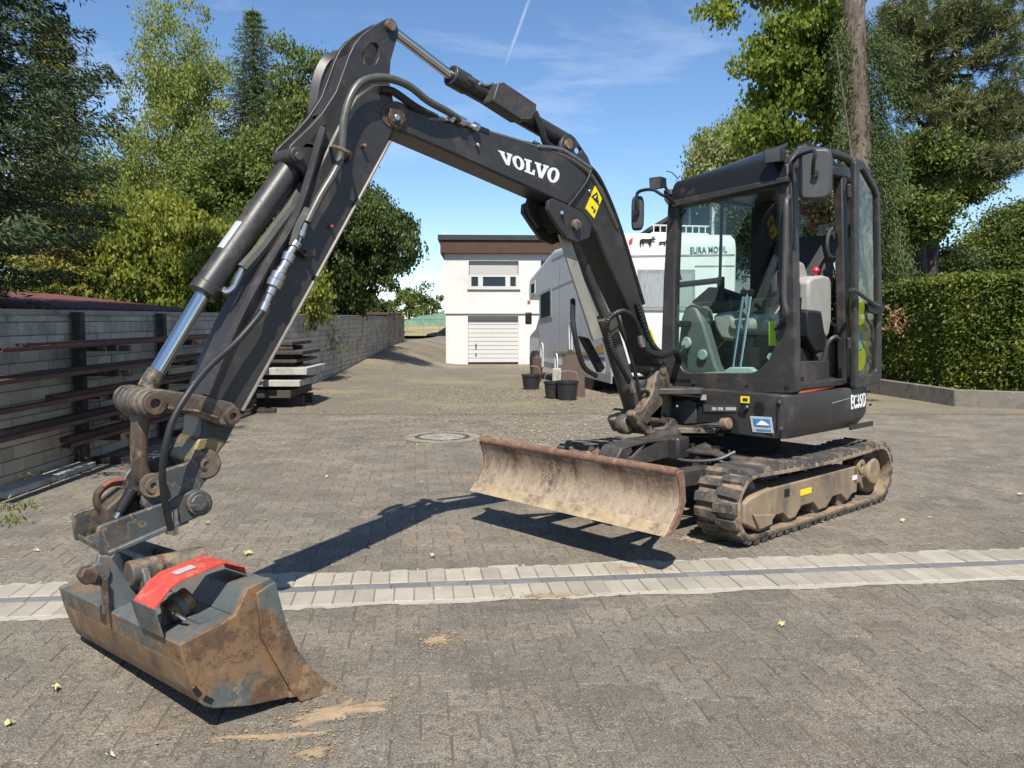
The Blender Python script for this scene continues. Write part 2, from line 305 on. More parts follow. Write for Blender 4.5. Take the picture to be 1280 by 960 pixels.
X['concrete'] = M('concrete', (.3, .28, .245), .9, 0, .15, 3, (((.15, .14, .12), 2.5, .5, .72), ((.42, .4, .36), 12, .6, .8)), bump=.3, bscale=60)
X['block'] = M('wall_block', (.46, .405, .32), .9, 0, .12, 3, (((.17, .155, .14), 2.2, .5, .75), ((.38, .36, .33), 9, .6, .8)), bump=.35, bscale=70, island=.16)
X['iron'] = M('cast_iron', (.07, .06, .052), .7, .4, .2, 20, ((RUST, 12, .5, .75),), bump=.3, bscale=80)

gx = np.concatenate([np.linspace(-900, -60, 8), np.linspace(-40, 60, 51), np.linspace(80, 900, 8)]); gy = np.concatenate([np.linspace(-60, -4, 5), np.linspace(0, 60, 61), np.linspace(70, 140, 8), np.linspace(200, 1600, 8)])
XX, YY = np.meshgrid(gx, gy); ZZ = hz(XX, YY) - .16
nx, ny = len(gx), len(gy); idx = np.arange(nx * ny).reshape(ny, nx)
quads = np.stack([idx[:-1, :-1], idx[:-1, 1:], idx[1:, 1:], idx[1:, :-1]], -1).reshape(-1, 4)
put('ground', rawmesh('ground', np.stack([XX, YY, ZZ], -1).reshape(-1, 3), quads, True), X['soil'], kind='structure', label='bare soil and grass around and beyond the paved yard', cat='ground')
# paved yard: bedding under the modelled pavers, paving surface beyond them
def sheet_grid(xs, ys, zf):
    A, B = np.meshgrid(xs, ys); i = np.arange(A.size).reshape(A.shape)
    return np.stack([A, B, zf(A, B)], -1).reshape(-1, 3), np.stack([i[:-1, :-1], i[:-1, 1:], i[1:, 1:], i[1:, :-1]], -1).reshape(-1, 4)
PAVE_END = 12.0
V, Q = sheet_grid(np.linspace(-4.28, 9.5, 60), np.linspace(-6, PAVE_END + .4, 60), lambda a, b: hz(a, b) - .0031 + .0013 * sst(4.9, 6, b))
yard = put('paved_yard', rawmesh('paved_yard', V, Q, True), X['joint'], kind='structure', label='paved yard of small grey interlocking concrete stones', cat='paving')
V, Q = sheet_grid(np.linspace(-4.28, 9.5, 60), np.linspace(PAVE_END - .1, 50, 90), lambda a, b: hz(a, b) + .001 * (b > PAVE_END + .3) - .012 * (b < PAVE_END + .1))
put('far_paving', rawmesh('far_paving', V, Q, True), X['paver_far'], yard, kind='stuff')
SA = math.radians(6.8); SU = np.array([math.cos(SA), math.sin(SA), 0]); SV = np.array([-math.sin(SA), math.cos(SA), 0]); SO = np.array([0, 4.35, 0])
def sw(u, v, z=0.): return SO + SU * u + SV * v + np.array([0, 0, z])
def bone(ins, z):
    e, w, L = .0945 - ins, .0695 - ins, .0985 - ins
    top = [(-L, -e), (-.06, -e), (-.03, -w), (.03, -w), (.06, -e), (L, -e)]
    return [(x, y, z) for x, y in top] + [(-x, -y, z) for x, y in top]
bv = np.array(bone(.005, 0) + bone(.0012, -.003) + bone(.0015, -.022)); R12 = range(12)
bq = [(i, (i + 1) % 12, 12 + (i + 1) % 12, 12 + i) for i in R12] + [(12 + i, 12 + (i + 1) % 12, 24 + (i + 1) % 12, 24 + i) for i in R12]
btop = [tuple(R12)]
bq = [q[::-1] for q in bq]
MAN = G(553, 546)[:2]; spots = []
for k in range(-18, 50):
    v = (.345 + k * .165) if k >= 0 else (-.385 + (k + 1) * .165)
    for j in range(-60, 70):
        p = sw(j * .2 + (k % 2) * .1, v)
        if 1.6 < p[1] < PAVE_END and -4.15 < p[0] < min(9, .63 * p[1] + 1.0) and p[0] > -.63 * p[1] - 1.0 and np.hypot(*(p[:2] - MAN)) > .50: spots.append(p)
spots = np.array(spots); vis = (np.abs(spots[:, 0]) < .615 * spots[:, 1]) & (spots[:, 1] > 2.45)
order = np.argsort(spots[:, 1] + 100 * (~vis)); near, rest = order[:300], order[300:]
variants = []
for i in range(5):
    vv = bv.copy(); me = bpy.data.meshes.new('paver'); vv[:, 2] += (vv[:, 0] * random.uniform(-.009, .009) + vv[:, 1] * random.uniform(-.009, .009))
    vv[:12, :2] += RNG.normal(0, .0012, (12, 2)); me.from_pydata([tuple(q) for q in vv], [], btop + bq); me.update(); me.materials.append(X['paver']); variants.append(me)
for n_, i in enumerate(near):
    o = put('paver', variants[random.randrange(5)], X['paver'], yard, loc=(spots[i][0], spots[i][1], random.uniform(-.0022, .0014)))
    o.rotation_euler = (0, 0, SA + (math.pi if random.random() < .5 else 0) + random.uniform(-.006, .006))
ca, sa = math.cos(SA), math.sin(SA); n = len(rest); vv = np.repeat(bv[None], n, 0)
vv[:, :, 2] += vv[:, :, 0] * RNG.uniform(-.008, .008, (n, 1)) + vv[:, :, 1] * RNG.uniform(-.008, .008, (n, 1)) + RNG.uniform(-.0012, .0012, (n, 1))
xy = vv[:, :, :2].copy(); vv[:, :, 0] = xy[:, :, 0] * ca - xy[:, :, 1] * sa + spots[rest, 0][:, None]; vv[:, :, 1] = xy[:, :, 0] * sa + xy[:, :, 1] * ca + spots[rest, 1][:, None]
fq = np.concatenate([np.array(bq), np.array([(0, 1, 10, 11), (1, 2, 9, 10), (2, 3, 8, 9), (3, 4, 7, 8), (4, 5, 6, 7)])])  # caps as quads
fq = (fq[None] + (np.arange(n) * 36)[:, None, None]).reshape(-1, 4)
pf = put('paver_field', rawmesh('paver_field', vv.reshape(-1, 3), fq), X['paver'], yard, kind='stuff')
# drain strip: two rows of pale stones, one dark row, ragged mortar edges
strip = MB()
for side, v0 in ((1, .255), (-1, -.265)):
    us = np.arange(-3.9, 4.4, .045); out_ = [sw(u, v0 + side * (.032 + .014 * math.sin(u * 9.7 + side) + random.uniform(-.008, .008)), -.001) for u in us]; inn = [sw(u, v0 - side * .02, -.001) for u in us]
    strip.loft(inn, out_) if side < 0 else strip.loft(out_, inn)
strip.loft([sw(-3.9, .25, -.0075), sw(4.4, .25, -.0075)], [sw(-3.9, -.26, -.0075), sw(4.4, -.26, -.0075)])
strip = strip.out('drain_strip', X['mortar'], smooth=False, kind='structure', label='drainage strip of pale and dark stones set across the yard', cat='paving')
def stone(lx, ly):
    b = MB(); a = [(-lx, -ly), (lx, -ly), (lx, ly), (-lx, ly)]; i = .004
    t = [(x - math.copysign(i, x), y - math.copysign(i, y), .003) for x, y in a]; m = [(x, y, -.001) for x, y in a]; d = [(x, y, -.02) for x, y in a]
    b.add(t + m + d, [(0, 1, 2, 3)] + [(4 + j, 4 + (j + 1) % 4, (j + 1) % 4, j) for j in range(4)] + [(8 + j, 8 + (j + 1) % 4, 4 + (j + 1) % 4, 4 + j) for j in range(4)]); return b.mesh('stone', smooth=False)
mw_, md_ = stone(.0485, .102), stone(.098, .038); mw_.materials.append(X['stone']); md_.materials.append(X['stone_dark'])
for row, (v, me, st, nm) in enumerate(((.148, mw_, .1, 'border_stone'), (-.152, mw_, .1, 'border_stone'), (-.002, md_, .2, 'channel_stone'))):
    for j in range(-48, 50):
        u = j * st + row * .03; p = sw(u, v)
        if -3.85 < u < 4.35 and -4.1 < p[0]:
            o = put(nm, me, None, strip, loc=(p[0], p[1], random.uniform(-.002, .002) - (.003 if row == 2 else 0))); o.rotation_euler = (random.uniform(-.008, .008), random.uniform(-.01, .01), SA + random.uniform(-.008, .008))
# manhole
X['kerb_ring'] = M('dirty_concrete_ring', (.25, .225, .18), .9, 0, .2, 4, (((.13, .115, .095), 4, .48, .7),), bump=.4, bscale=50)
mh = thing('manhole_cover', (MAN[0], MAN[1], 0), 'round manhole cover with pale concrete ring set in the paving', 'manhole')
c = np.array([MAN[0], MAN[1], 0])
MB().ring(c + [0, 0, -.03], c + [0, 0, .004], .45, .33, 40).out('concrete_ring', X['kerb_ring'], mh, .004)
MB().ring(c + [0, 0, -.03], c + [0, 0, .006], .32, .275, 40).out('iron_frame', X['iron'], mh, .003)
MB().cyl(c + [0, 0, -.03], c + [0, 0, .003], .27, n=40).out('cover_plate', X['concrete'], mh, .003)
# spilled soil
def patch(name, px, py, rx, ry, ang, h, label, seed):
    rg = np.random.default_rng(seed); c = G(px, py); n, k = 46, 7; b = MB(); vs = [c + [0, 0, h]]; fs = []
    A = np.arange(n) * 2 * math.pi / n; rad = 1 + .28 * np.sin(A * 3 + seed) + .18 * np.sin(A * 7 + 2 * seed) + .2 * rg.normal(0, 1, n)
    rad = np.clip(rad, .35, 1.8) * .72
    for r in range(1, k + 1):
        for i, a in enumerate(A):
            q = r / k * rad[i]; x, y = rx * q * math.cos(a), ry * q * math.sin(a); z = h * (1 - (r / k) ** 2) * (.6 + .5 * rg.random()) + (.0035 if r < k else -.004)
            vs.append(c + [x * math.cos(ang) - y * math.sin(ang), x * math.sin(ang) + y * math.cos(ang), z])
    fs += [(0, 1 + i, 1 + (i + 1) % n) for i in range(n)]
    for r in range(k - 1): fs += [(1 + r * n + i, 1 + (r + 1) * n + i, 1 + (r + 1) * n + (i + 1) % n, 1 + r * n + (i + 1) % n) for i in range(n)]
    b.add(vs, fs)
    for q in range(170):   # crumbs scattered round the mound
        u, v_ = rg.normal(0, .62, 2); s_ = rg.uniform(.0015, .0065) * (1.6 if q % 17 == 0 else 1); x, y = rx * u * 1.25, ry * v_ * 1.25; p = c + np.array([x * math.cos(ang) - y * math.sin(ang), x * math.sin(ang) + y * math.cos(ang), s_ * .5 + .001]); r6 = rg.uniform(.6, 1.3, 6) * s_
        b.add([p + [r6[0], 0, 0], p - [r6[1], 0, 0], p + [0, r6[2], 0], p - [0, r6[3], 0], p + [0, 0, r6[4] * .7], p - [0, 0, r6[5] * .7]], [(0, 2, 4), (2, 1, 4), (1, 3, 4), (3, 0, 4), (2, 0, 5), (1, 2, 5), (3, 1, 5), (0, 3, 5)])
    b.out(name, X['sand'], kind='stuff', label=label, cat='soil')
patch('soil_patch', 425, 890, .19, .075, .45, .014, 'spilled tan soil in front of the bucket lip', 3)
patch('soil_patch', 392, 941, .06, .04, .2, .006, 'small clod of tan soil nearest the camera', 5)
patch('soil_patch', 548, 800, .075, .05, 1.2, .005, 'thin smear of tan soil in the middle of the near paving', 8)
patch('soil_patch', 790, 712, .17, .045, .1, .008, 'tan soil lying across the drainage strip below the blade', 9)
patch('soil_patch', 330, 921, .22, .02, .1, .003, 'streak of tan soil below the bucket', 12)
patch('soil_patch', 690, 745, .16, .03, .1, .004, 'faint smear of soil along the drainage strip', 13)
patch('soil_patch', 880, 672, .2, .1, .4, .006, 'tan soil shed at the front of the near track', 14)

# ================================================================ block wall, rack and stored material
WX = -4.25
wall = thing('block_wall', (WX, 6, 0), 'long wall of pale concrete blocks along the left of the yard', 'wall')
b = MB(); ys = np.arange(5.8, 33.01, .6)
b.box((WX - .13, (5.8 + 33) / 2, .48), (.23, 27.2, 1.9)); b.out('mortar_core', X['concrete'], wall)
CH, CL = .1165, .30
blk = MB().box((0, 0, 0), (.05, CL - .008, CH - .008)).mesh('block', smooth=False); blk.materials.append(X['block'])
V = []; nb = 0
cube = np.array(MB().box((0, 0, 0), (.05, CL - .008, CH - .008)).v); cf = np.array(MB().box((0, 0, 0), (1, 1, 1)).f)
for k in range(13):
    for j in range(0, 92):
        y = 5.95 + j * CL + (k % 2) * CL / 2; z = CH * (k + .5) - .03
        if z + CH < float(hz(WX, y)) or y > 32.9: continue
        pr = random.uniform(-.004, .004)
        if y > 6.95 and nb < 299 and y < 13.8: put('block', blk, None, wall, loc=(0 - .012 + pr, y - 6, z)); nb += 1
        else: V.append(cube + np.array([WX - .012 + pr, y, z]))
V = np.array(V); fq = (cf[None] + (np.arange(len(V)) * 8)[:, None, None]).reshape(-1, 4)
put('block_courses', rawmesh('block_courses', V.reshape(-1, 3) - np.array([WX, 6, 0]), fq), X['block'], wall, kind='stuff')
b = MB().box((WX - .12, 19.4, 1.455), (.30, 27.2, .05)); b.out('coping', X['concrete'], wall, .006)
b = MB().box((WX + .03, 15.2, .7), (.12, .3, 1.42)); b.out('pillar', X['concrete'], wall, .006)
X['rustbeam'] = M('rusty_beam', (.10, .045, .032), .75, .2, .25, 6, (((.05, .032, .028), 5, .5, .7),), bump=.2, bscale=50)
X['darksteel'] = M('dark_rack_steel', (.045, .038, .034), .7, .3, .2, 8, ((RUST, 7, .55, .75),))
rk = thing('storage_rack', (-3.95, 9, 0), 'dark steel cantilever rack standing against the block wall', 'rack')
ZL = (.30, .49, .70, .92, 1.16); PY = (8.0, 9.9, 12.3)
for y in PY:
    MB().box((-4.16, y, .73), (.09, .09, 1.46)).out('post', X['darksteel'], rk, .004); MB().box((-3.86, y, .03), (.7, .1, .06)).out('foot', X['darksteel'], rk, .004)
    for z in ZL: MB().box((-3.9, y, z - .045), (.46, .05, .06)).out('arm', X['darksteel'], rk, .003)
def beam(x, y0, y1, z, w, h, lab, mat='rustbeam', hollow=False):
    b = MB()
    if hollow: # U channel
        t = .008; b.box((x, (y0 + y1) / 2, z + t / 2), (w, y1 - y0, t)); b.box((x - w / 2 + t / 2, (y0 + y1) / 2, z + t + (h - t) / 2), (t, y1 - y0, h - t)); b.box((x + w / 2 - t / 2, (y0 + y1) / 2, z + t + (h - t) / 2), (t, y1 - y0, h - t))
    else: b.box((x, (y0 + y1) / 2, z + h / 2), (w, y1 - y0, h))
    return b.out('steel_beam', X[mat], bevel=.003, label=lab, cat='beam', group='steel beams on the rack')
GAPZ = -.015
for lv, (z, nm) in enumerate(zip(ZL, ('lowest', 'second lowest', 'middle', 'second highest', 'top'))):
    beam(-3.84, (7.1, 5.9, 5.9, 6.0, 6.2)[lv], (9.8, 10.6, 11.2, 11.6, 13.2)[lv], z + GAPZ, .09, .035, 'rusty flat steel beam at the front of the %s rack level' % nm, hollow=(lv % 2 == 0))
    beam(-4.02, (7.4, 6.5, 7.2, 6.2, 6.8)[lv], (12.6, 12.9, 12.4, 12.8, 12.0)[lv], z + GAPZ, .08, .05, 'dark steel beam at the back of the %s rack level, by the wall' % nm, 'darksteel' if lv % 2 else 'rustbeam')
X['oldwhite'] = M('weathered_white', (.4, .38, .34), .7, 0, .15, 5, (((.2, .175, .14), 4, .5, .7), ((.1, .085, .07), 9, .62, .75)), bump=.2, bscale=40); X['oldwood'] = M('old_dark_wood', (.06, .048, .04), .85, 0, .25, 8, bump=.3, bscale=40)
for j, (x0, x1, y0, z, h, mt, lb) in enumerate(((-4.1, -3.3, 12.9, .34, .10, 'oldwhite', 'lower white board with a cut end in the stack by the wall'), (-4.1, -3.2, 13.0, .52, .11, 'oldwhite', 'upper white board in the stack by the wall'),
        (-4.1, -3.4, 13.2, .70, .05, 'oldwood', 'dark plank lying directly on the white boards'), (-4.1, -3.3, 13.1, .83, .06, 'oldwood', 'dark plank second from the top of the board stack'), (-4.1, -3.5, 13.3, .97, .06, 'oldwood', 'topmost dark plank of the board stack'), (-4.1, -3.45, 13.0, .16, .12, 'oldwood', 'dark timber at the bottom of the board stack'))):
    b = MB(); b.box(((x0 + x1) / 2, y0 + .6, z + h / 2), (x1 - x0, 1.2 + .1 * (j % 3), h)); b.out('board', X[mt], bevel=.008, label=lb, cat='board', group='boards stacked by the wall')
br = thing('board_trestle', (-3.7, 14, 0), 'dark timber bearers carrying the board stack by the wall', 'trestle')
for y in (13.3, 13.9):
    b = MB(); b.box((-3.72, y, .08), (.75, .1, .16)); b.out('bearer', X['oldwood'], br)
    for z in (.31, .48, .665, .79, .93): MB().box((-3.8, y, z), (.6, .08, .05)).out('spacer', X['oldwood'], br)
for j, (px, py, lb) in enumerate(((18, 590, 'pale plank end on the ground at the foot of the wall, left edge'), (14, 556, 'pale channel end sticking out low on the rack, left edge'))):
    p = G(px, py, (.03, .42)[j]); MB().box((-4.0, p[1] - .6 + .3, (.03, .435)[j]), (.16, 1.4, .05)).out('plank', X['oldwhite'], bevel=.005, label=lb, cat='plank')
# red-roofed shed behind the wall
X['redroof'] = M('faded_red_roof', (.11, .036, .03), .75, 0, .2, 4, (((.06, .03, .027), 4, .5, .7),), bump=.2, bscale=20)
sh = thing('shed', (-5.6, 10.5, 0), 'low shed with a faded red sheet roof just behind the wall', 'shed')
MB().box((-5.9, 10.4, .55), (1.8, 4.4, 1.4)).out('wall', X['oldwood'], sh)
b = MB()
for i in range(26):
    y = 8.05 + i * .18; b.cyl((-4.62, y, 1.47), (-6.9, y, 1.72), .05, n=8)
b.add([(-4.62, 8, 1.46), (-4.62, 12.7, 1.46), (-6.9, 12.7, 1.71), (-6.9, 8, 1.71)], [(0, 1, 2, 3)]); b.out('roof', X['redroof'], sh)

# ================================================================ white flat-roofed building
X['render'] = M('white_render', (.68, .67, .65), .9, 0, .04, 1, (((.6, .585, .555), 1.2, .5, .72), ((.5, .48, .45), 4, .62, .8), ((.54, .52, .49), 9, .58, .75, None, (3, 3, .15))), bump=.15, bscale=40)
X['wood'] = M('brown_fascia_wood', (.075, .038, .024), .7, 0, .2, 3, bump=.2, bscale=30); X['metaldark'] = M('dark_metal_flashing', (.05, .055, .055), .5, .4)
X['shutter'] = M('shutter_white', (.6, .595, .58), .55, 0, .03); X['pane'] = M('window_pane', (.02, .03, .042), .12, 0, .1, 2, spec=.3)
hb = AT(556, 455, 28.); HA = math.radians(2.5); HU = np.array([math.cos(HA), math.sin(HA), 0]); HN = np.array([math.sin(HA), -math.cos(HA), 0])
HAX = (HU, -HN, np.array([0, 0, 1.])); HZ0 = hb[2] - .25
def hp(px, py): q = onplane(px, py, hb, HN) - hb; return q @ HU, q[2] + hb[2]
house = thing('flat_roofed_house', (hb[0], hb[1], HZ0), 'white rendered two-storey house with flat roof, brown fascia and garage', 'house')
def hbox(bld, u0, u1, z0, z1, y0, y1):  # y0 proud(-)/back(+), along -HN
    return bld.box(hb * [1, 1, 0] + HU * (u0 + u1) / 2 - HN * (y0 + y1) / 2 + np.array([0, 0, (z0 + z1) / 2]), (u1 - u0, y1 - y0, z1 - z0), HAX)
W_ = 6.6; zt = hp(556, 317)[1]; zl = hp(556, 392)[1]; ztop = hp(556, 296)[1]
g0, gz0 = hp(585, 453); g1, gz1 = hp(648, 395); w0, wz1 = hp(586, 326); w1, wz0 = hp(648, 360); w2, _ = hp(676, 340)
b = MB(); hbox(b, 0, w0, zl, zt, 0, 9); hbox(b, w1, W_, zl, zt, 0, 9); hbox(b, w0, w1, zl, wz0, 0, .3); hbox(b, w0, w1, wz1, zt, 0, .3); hbox(b, w0, w1, zl, zt, .3, 9); b.out('upper_wall', X['render'], house)
b = MB(); hbox(b, .04, g0, HZ0, zl, .05, 9); hbox(b, g1, W_ - .04, HZ0, zl, .05, 9); hbox(b, g0, g1, gz1, zl, .05, .4); hbox(b, g0, g1, HZ0, zl, .4, 9); b.out('lower_wall', X['render'], house)
gd = thing('garage_door', (0, 0, 0), None, None); gd.parent = house
npn = 11; b = MB()
for i in range(npn):
    za, zb_ = gz0 + (gz1 - gz0) * i / npn, gz0 + (gz1 - gz0) * (i + 1) / npn - .014; hbox(MBi := MB(), g0, g1, za, zb_, .2 + (i % 2) * .004, .24); MBi.out('panel', X['shutter'], gd)
b = MB(); hbox(b, g0 + .25, g0 + .29, gz0 + .45, gz0 + .62, .17, .2); hbox(b, g0 + .25, g0 + .29, gz0 + .22, gz0 + .3, .17, .2); b.out('handle', X['black'], gd)
fas = MB(); hbox(fas, -.12, W_ + .1, zt + .003, ztop - .12, -.14, 9.2); fas = fas.out('fascia', X['wood'], house)
for i in range(60):
    b = MB(); u = -.12 + i * .128; hbox(b, u, u + .12, zt + .01, ztop - .125, -.165, -.143); b.out('fascia_board', X['wood'], fas)
b = MB(); hbox(b, -.2, W_ + .2, ztop - .117, ztop + .05, -.22, 9.3); b.out('roof_edge', X['metaldark'], house)
win = MB(); zs = hp(600, 345)[1]
hbox(win, w0, w1, zs - .02, zs + .04, .1, .16); hbox(win, w0, w1, wz0, wz0 + .06, .1, .16)
m1, m2 = w0 + (w1 - w0) * .21, w0 + (w1 - w0) * .74
for u in (w0, m1 - .04, m2, w1 - .08): hbox(win, u, u + (.16 if u in (m1 - .04, m2) else .08), wz0 + .06, zs - .02, .1, .16)
win = win.out('window', X['shutter'], house)
for ua, ub in ((w0 + .08, m1 - .04), (m1 + .12, m2), (m2 + .16, w1 - .08)):
    b = MB(); hbox(b, ua, ub, wz0 + .06, zs - .02, .135, .15); b.out('pane', X['pane'], win)
rs = MB()
for i in range(14): hbox(rs, w0 + .02, w1 - .02, zs + .045 + i * (wz1 - zs - .045) / 14, zs + .045 + (i + 1) * (wz1 - zs - .045) / 14 - .008, .1, .125)
rs.out('roller_shutter', X['shutter'], win)
b = MB(); hbox(b, w0 - .06, w1 + .06, wz0 - .05, wz0 + .0, -.06, .12); b.out('sill', X['shutter'], win)
b = MB(); hbox(b, w2, w2 + 1.1, wz1 - .5, wz1 + .02, -.02, .02); b.out('small_window', X['pane'], house)
b = MB(); hbox(b, -.02, .1, ztop + .05, ztop + .16, 0, .1); b.out('vent_cap', X['shutter'], house)

# ================================================================ far left: field, fence, shed roof, car, green mound
fm = MB(); 
put('field', rawmesh('field', *sheet_grid(np.linspace(-60, 2, 32), np.linspace(49.5, 150, 40), lambda a, b: hz(a, b) + .03)), X['field'], kind='structure', label='dry yellow field beyond the driveway', cat='field')
X['net'] = M('green_net', (.10, .19, .11), .8, 0, .15, .6, (((.16, .3, .2), 2, .5, .7),), bump=.3, bscale=5)
V, Q = sheet_grid(np.linspace(-12.5, 6, 40), np.linspace(84, 100, 20), lambda a, b: 1.0 + 2.4 * np.exp(-((a + 3.) / 7) ** 2 * 1.4 - ((b - 92) / 4) ** 2) + .12 * np.sin(a * 1.7))
V[:, 2] -= .6 * (np.abs(V[:, 1] - 92) > 7.5)
put('netted_mound', rawmesh('netted_mound', V, Q, True), X['net'], label='long low mound covered by green net beyond the field', cat='mound')
fe = thing('wire_fence', (-6, 66, .2), 'thin wire fence with pale posts beside the far driveway', 'fence')
for i in range(8): MB().cyl((-9.5 + i * 1.25, 66, -.4), (-9.5 + i * 1.25, 66, 1.9), .04, n=6).out('post', X['concrete'], fe)
for z in (.3, .8, 1.3, 1.8): MB().cyl((-9.5, 66, z), (-.8, 66, z), .012, n=4).out('wire', X['metaldark'], fe)
X['carpaint'] = M('car_dark_paint', (.015, .02, .025), .18, .3, .05)
cp = AT(568, 421, 61); cp[2] = float(hz(cp[0], 61)) + .02; car = thing('parked_car', (cp[0], cp[1], cp[2]), 'dark hatchback parked beyond the top of the driveway', 'car')
prof = [(-2., .25), (-2.0, .62), (-1.9, .75), (-1.15, .86), (-.45, 1.32), (.9, 1.38), (1.7, .95), (1.95, .85), (2., .3)]
MB().prism([cp + np.array([x, -.8, z]) for x, z in prof], (0, 1.6, 0)).out('body', X['carpaint'], car, .05)
for x0 in (-.95,): MB().prism([cp + np.array([x, -.815, z]) for x, z in ((-1.0, .9), (-.42, 1.26), (.85, 1.31), (1.45, .95))], (0, .03, 0)).out('side_window', X['pane'], car)
for x in (-1.25, 1.25): MB().cyl(cp + np.array([x, -.83, .31]), cp + np.array([x, -.6, .31]), .31, n=20).out('wheel', X['black'], car)
sp = AT(460, 396, 30); fs_ = thing('brown_roof_shed', (sp[0], sp[1], 1.0), 'small shed with brown roof edge behind the far end of the wall', 'shed')
MB().box((sp[0] - .3, sp[1] + 1.6, .85), (1.6, 2.6, 1.3)).out('wall', X['oldwood'], fs_); MB().box((sp[0] - .3, sp[1] + 1.6, 1.56), (2.1, 3.2, .1)).out('roof', X['wood'], fs_, .02)

# ================================================================ camper van
X['camper_side'] = M('camper_silver_side', (.42, .435, .45), .45, .1, .04, 2, (((.36, .37, .38), 2, .55, .8),)); X['camper_white'] = M('camper_white', (.6, .6, .58), .4, 0, .03, 2, (((.5, .495, .46), 5, .56, .8), ((.42, .41, .37), 8, .6, .8, None, (3, 3, .12))))
X['pane_dull'] = M('dull_pane', (.035, .042, .045), .6, 0, .1, 3, spec=0.); X['curtain'] = M('curtain_behind_glass', (.3, .32, .32), .35, 0, .3, 9, stretch=(12, 12, .6), spec=.8); X['gold'] = M('gold_stripe', (.4, .26, .07), .5); X['bluestripe'] = M('blue_stripe', (.05, .08, .16), .5); X['greyline'] = M('grey_trim', (.25, .26, .26), .5)
CR = np.array([1.84, 15.3, 0]); CU = np.array([-1.32, 6.2, 0]); CU /= np.linalg.norm(CU); CX = np.array([CU[1], -CU[0], 0]); CZ = -.10; CW = 2.44
def cq(u, r, z): return CR + CU * u + CX * r + np.array([0, 0, z + CZ])
def cs(px, py): q = onplane(px, py, CR, CX) - CR; return q @ CU, q[2] - CZ
def crr(px, py): q = onplane(px, py, CR, CU) - CR; return q @ CX, q[2] - CZ
camper = thing('camper_van', CR + [0, 0, CZ], 'silver and white camper van with overcab bunk parked behind the excavator', 'camper van')
prof = [(0, .42), (0, 2.82), (.05, 2.98), (.22, 3.08), (4.15, 3.07), (4.4, 3.02), (6.58, 2.52), (6.68, 2.4), (6.68, 1.98), (5.6, 1.95), (5.55, .42)]
MB().prism([cq(u, 0, z) for u, z in prof], CX * CW).out('body', X['camper_white'], camper, .03)
MB().prism([cq(u, -.012, z) for u, z in [(.03, .5), (.03, 2.8), (.2, 2.98), (4.1, 2.99), (4.4, 2.94), (6.5, 2.45), (6.62, 2.34), (6.62, 2.04), (5.55, 2.0), (5.5, .5)]], CX * .0105).out('side_panel', X['camper_side'], camper)
MB().prism([cq(u, .15, z) for u, z in [(5.52, .35), (5.52, 1.93), (5.9, 1.93), (6.6, 1.25), (7.3, 1.05), (7.35, .35)]], CX * (CW - .3)).out('driver_cab', X['camper_white'], camper, .06)
def side_rect(name, pts, mat, off=-.02, bev=0, th=.006): return MB().prism([cq(*cs(*p)[:1], off, cs(*p)[1]) for p in pts], CX * th).out(name, mat, camper, bev)
wd = side_rect('side_window', [(676, 366), (690.5, 359), (691, 397), (676.5, 400)], X['greyline'], -.03, 0, .016)
q_ = [(677.5, 369), (689, 363), (689.3, 394), (677.8, 397.5)]; MB().prism([cq(cs(*p)[0], -.036, cs(*p)[1]) for p in q_], CX * .005).out('pane', X['pane_dull'], wd)
wd = side_rect('bunk_window', [(664.5, 354), (670, 350.5), (670, 367), (664.8, 369.5)], X['camper_white'], -.03, 0, .016); MB().prism([cq(cs(*p)[0], -.036, cs(*p)[1]) for p in [(665.3, 356), (669.3, 353.5), (669.3, 365), (665.6, 367)]], CX * .005).out('pane', X['pane_dull'], wd)
side_rect('gold_stripe', [(693, 438.5), (738, 440), (752, 430), (756, 430), (756, 440), (742, 444), (693, 440)], X['gold'], -.02)
side_rect('blue_stripe', [(693, 442), (757, 446.5), (757, 450), (693, 444.3)], X['bluestripe'], -.02)
side_rect('lower_panel', [(674, 447), (757, 452.5), (757, 473), (674, 459.5)], X['camper_white'], -.017); side_rect('roof_trim', [(690.5, 324), (757, 293), (757, 295.5), (690.5, 326)], X['greyline'], -.02)
for x_, ya, yb in ((700, 330, 440), (727, 318, 441)): side_rect('panel_seam', [(x_, ya), (x_ + .8, ya - .4), (x_ + .8, yb), (x_, yb)], X['greyline'], -.0165, 0, .004)
side_rect('trim_line', [(672, 369), (757, 331.5), (757, 333.5), (672, 370.6)], X['greyline'], -.018)
for (x0, y0, y1) in ((680, 432, 458), (716, 405, 437), (698, 445, 470)):
    a = cs(x0, y0); bb = cs(x0, y1); MB().tube(smoothpath([cq(a[0] + .06, -.05, bb[1]), cq(a[0] + .06, -.06, a[1]), cq(a[0] - .12, -.06, a[1]), cq(a[0] - .12, -.05, bb[1])], 4), .018, 6).out('grab_handle', X['camper_white'], camper)
side_rect('tail_light', [(660.6, 376), (664, 375), (664, 380), (660.8, 381)], X['redknob'], -.03)
MB().box(cq(5.9, -.2, 1.5), (.1, .16, .3), (CU, CX, np.array([0, 0, 1.]))).out('mirror', X['black'], camper, .03)
for u in (1.5, 6.4):
    for r in (.12, CW - .12): w_ = MB().cyl(cq(u, r - .1, .33), cq(u, r + .1, .33), .34, n=24).out('wheel', X['black'], camper, .02)
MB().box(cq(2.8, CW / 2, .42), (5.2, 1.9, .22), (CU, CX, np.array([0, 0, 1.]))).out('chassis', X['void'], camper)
MB().prism([cq(u, -.02, z) for u, z in ((.0, .30), (0, .46), (5.4, .46), (5.4, .36))], CX * .03).out('skirt', X['greyline'], camper)
def rear_poly(name, pts, mat, off=-.012, th=.01, parent=None): return MB().prism([cq(off, *crr(*p)) for p in pts], CU * th).out(name, mat, parent or camper)
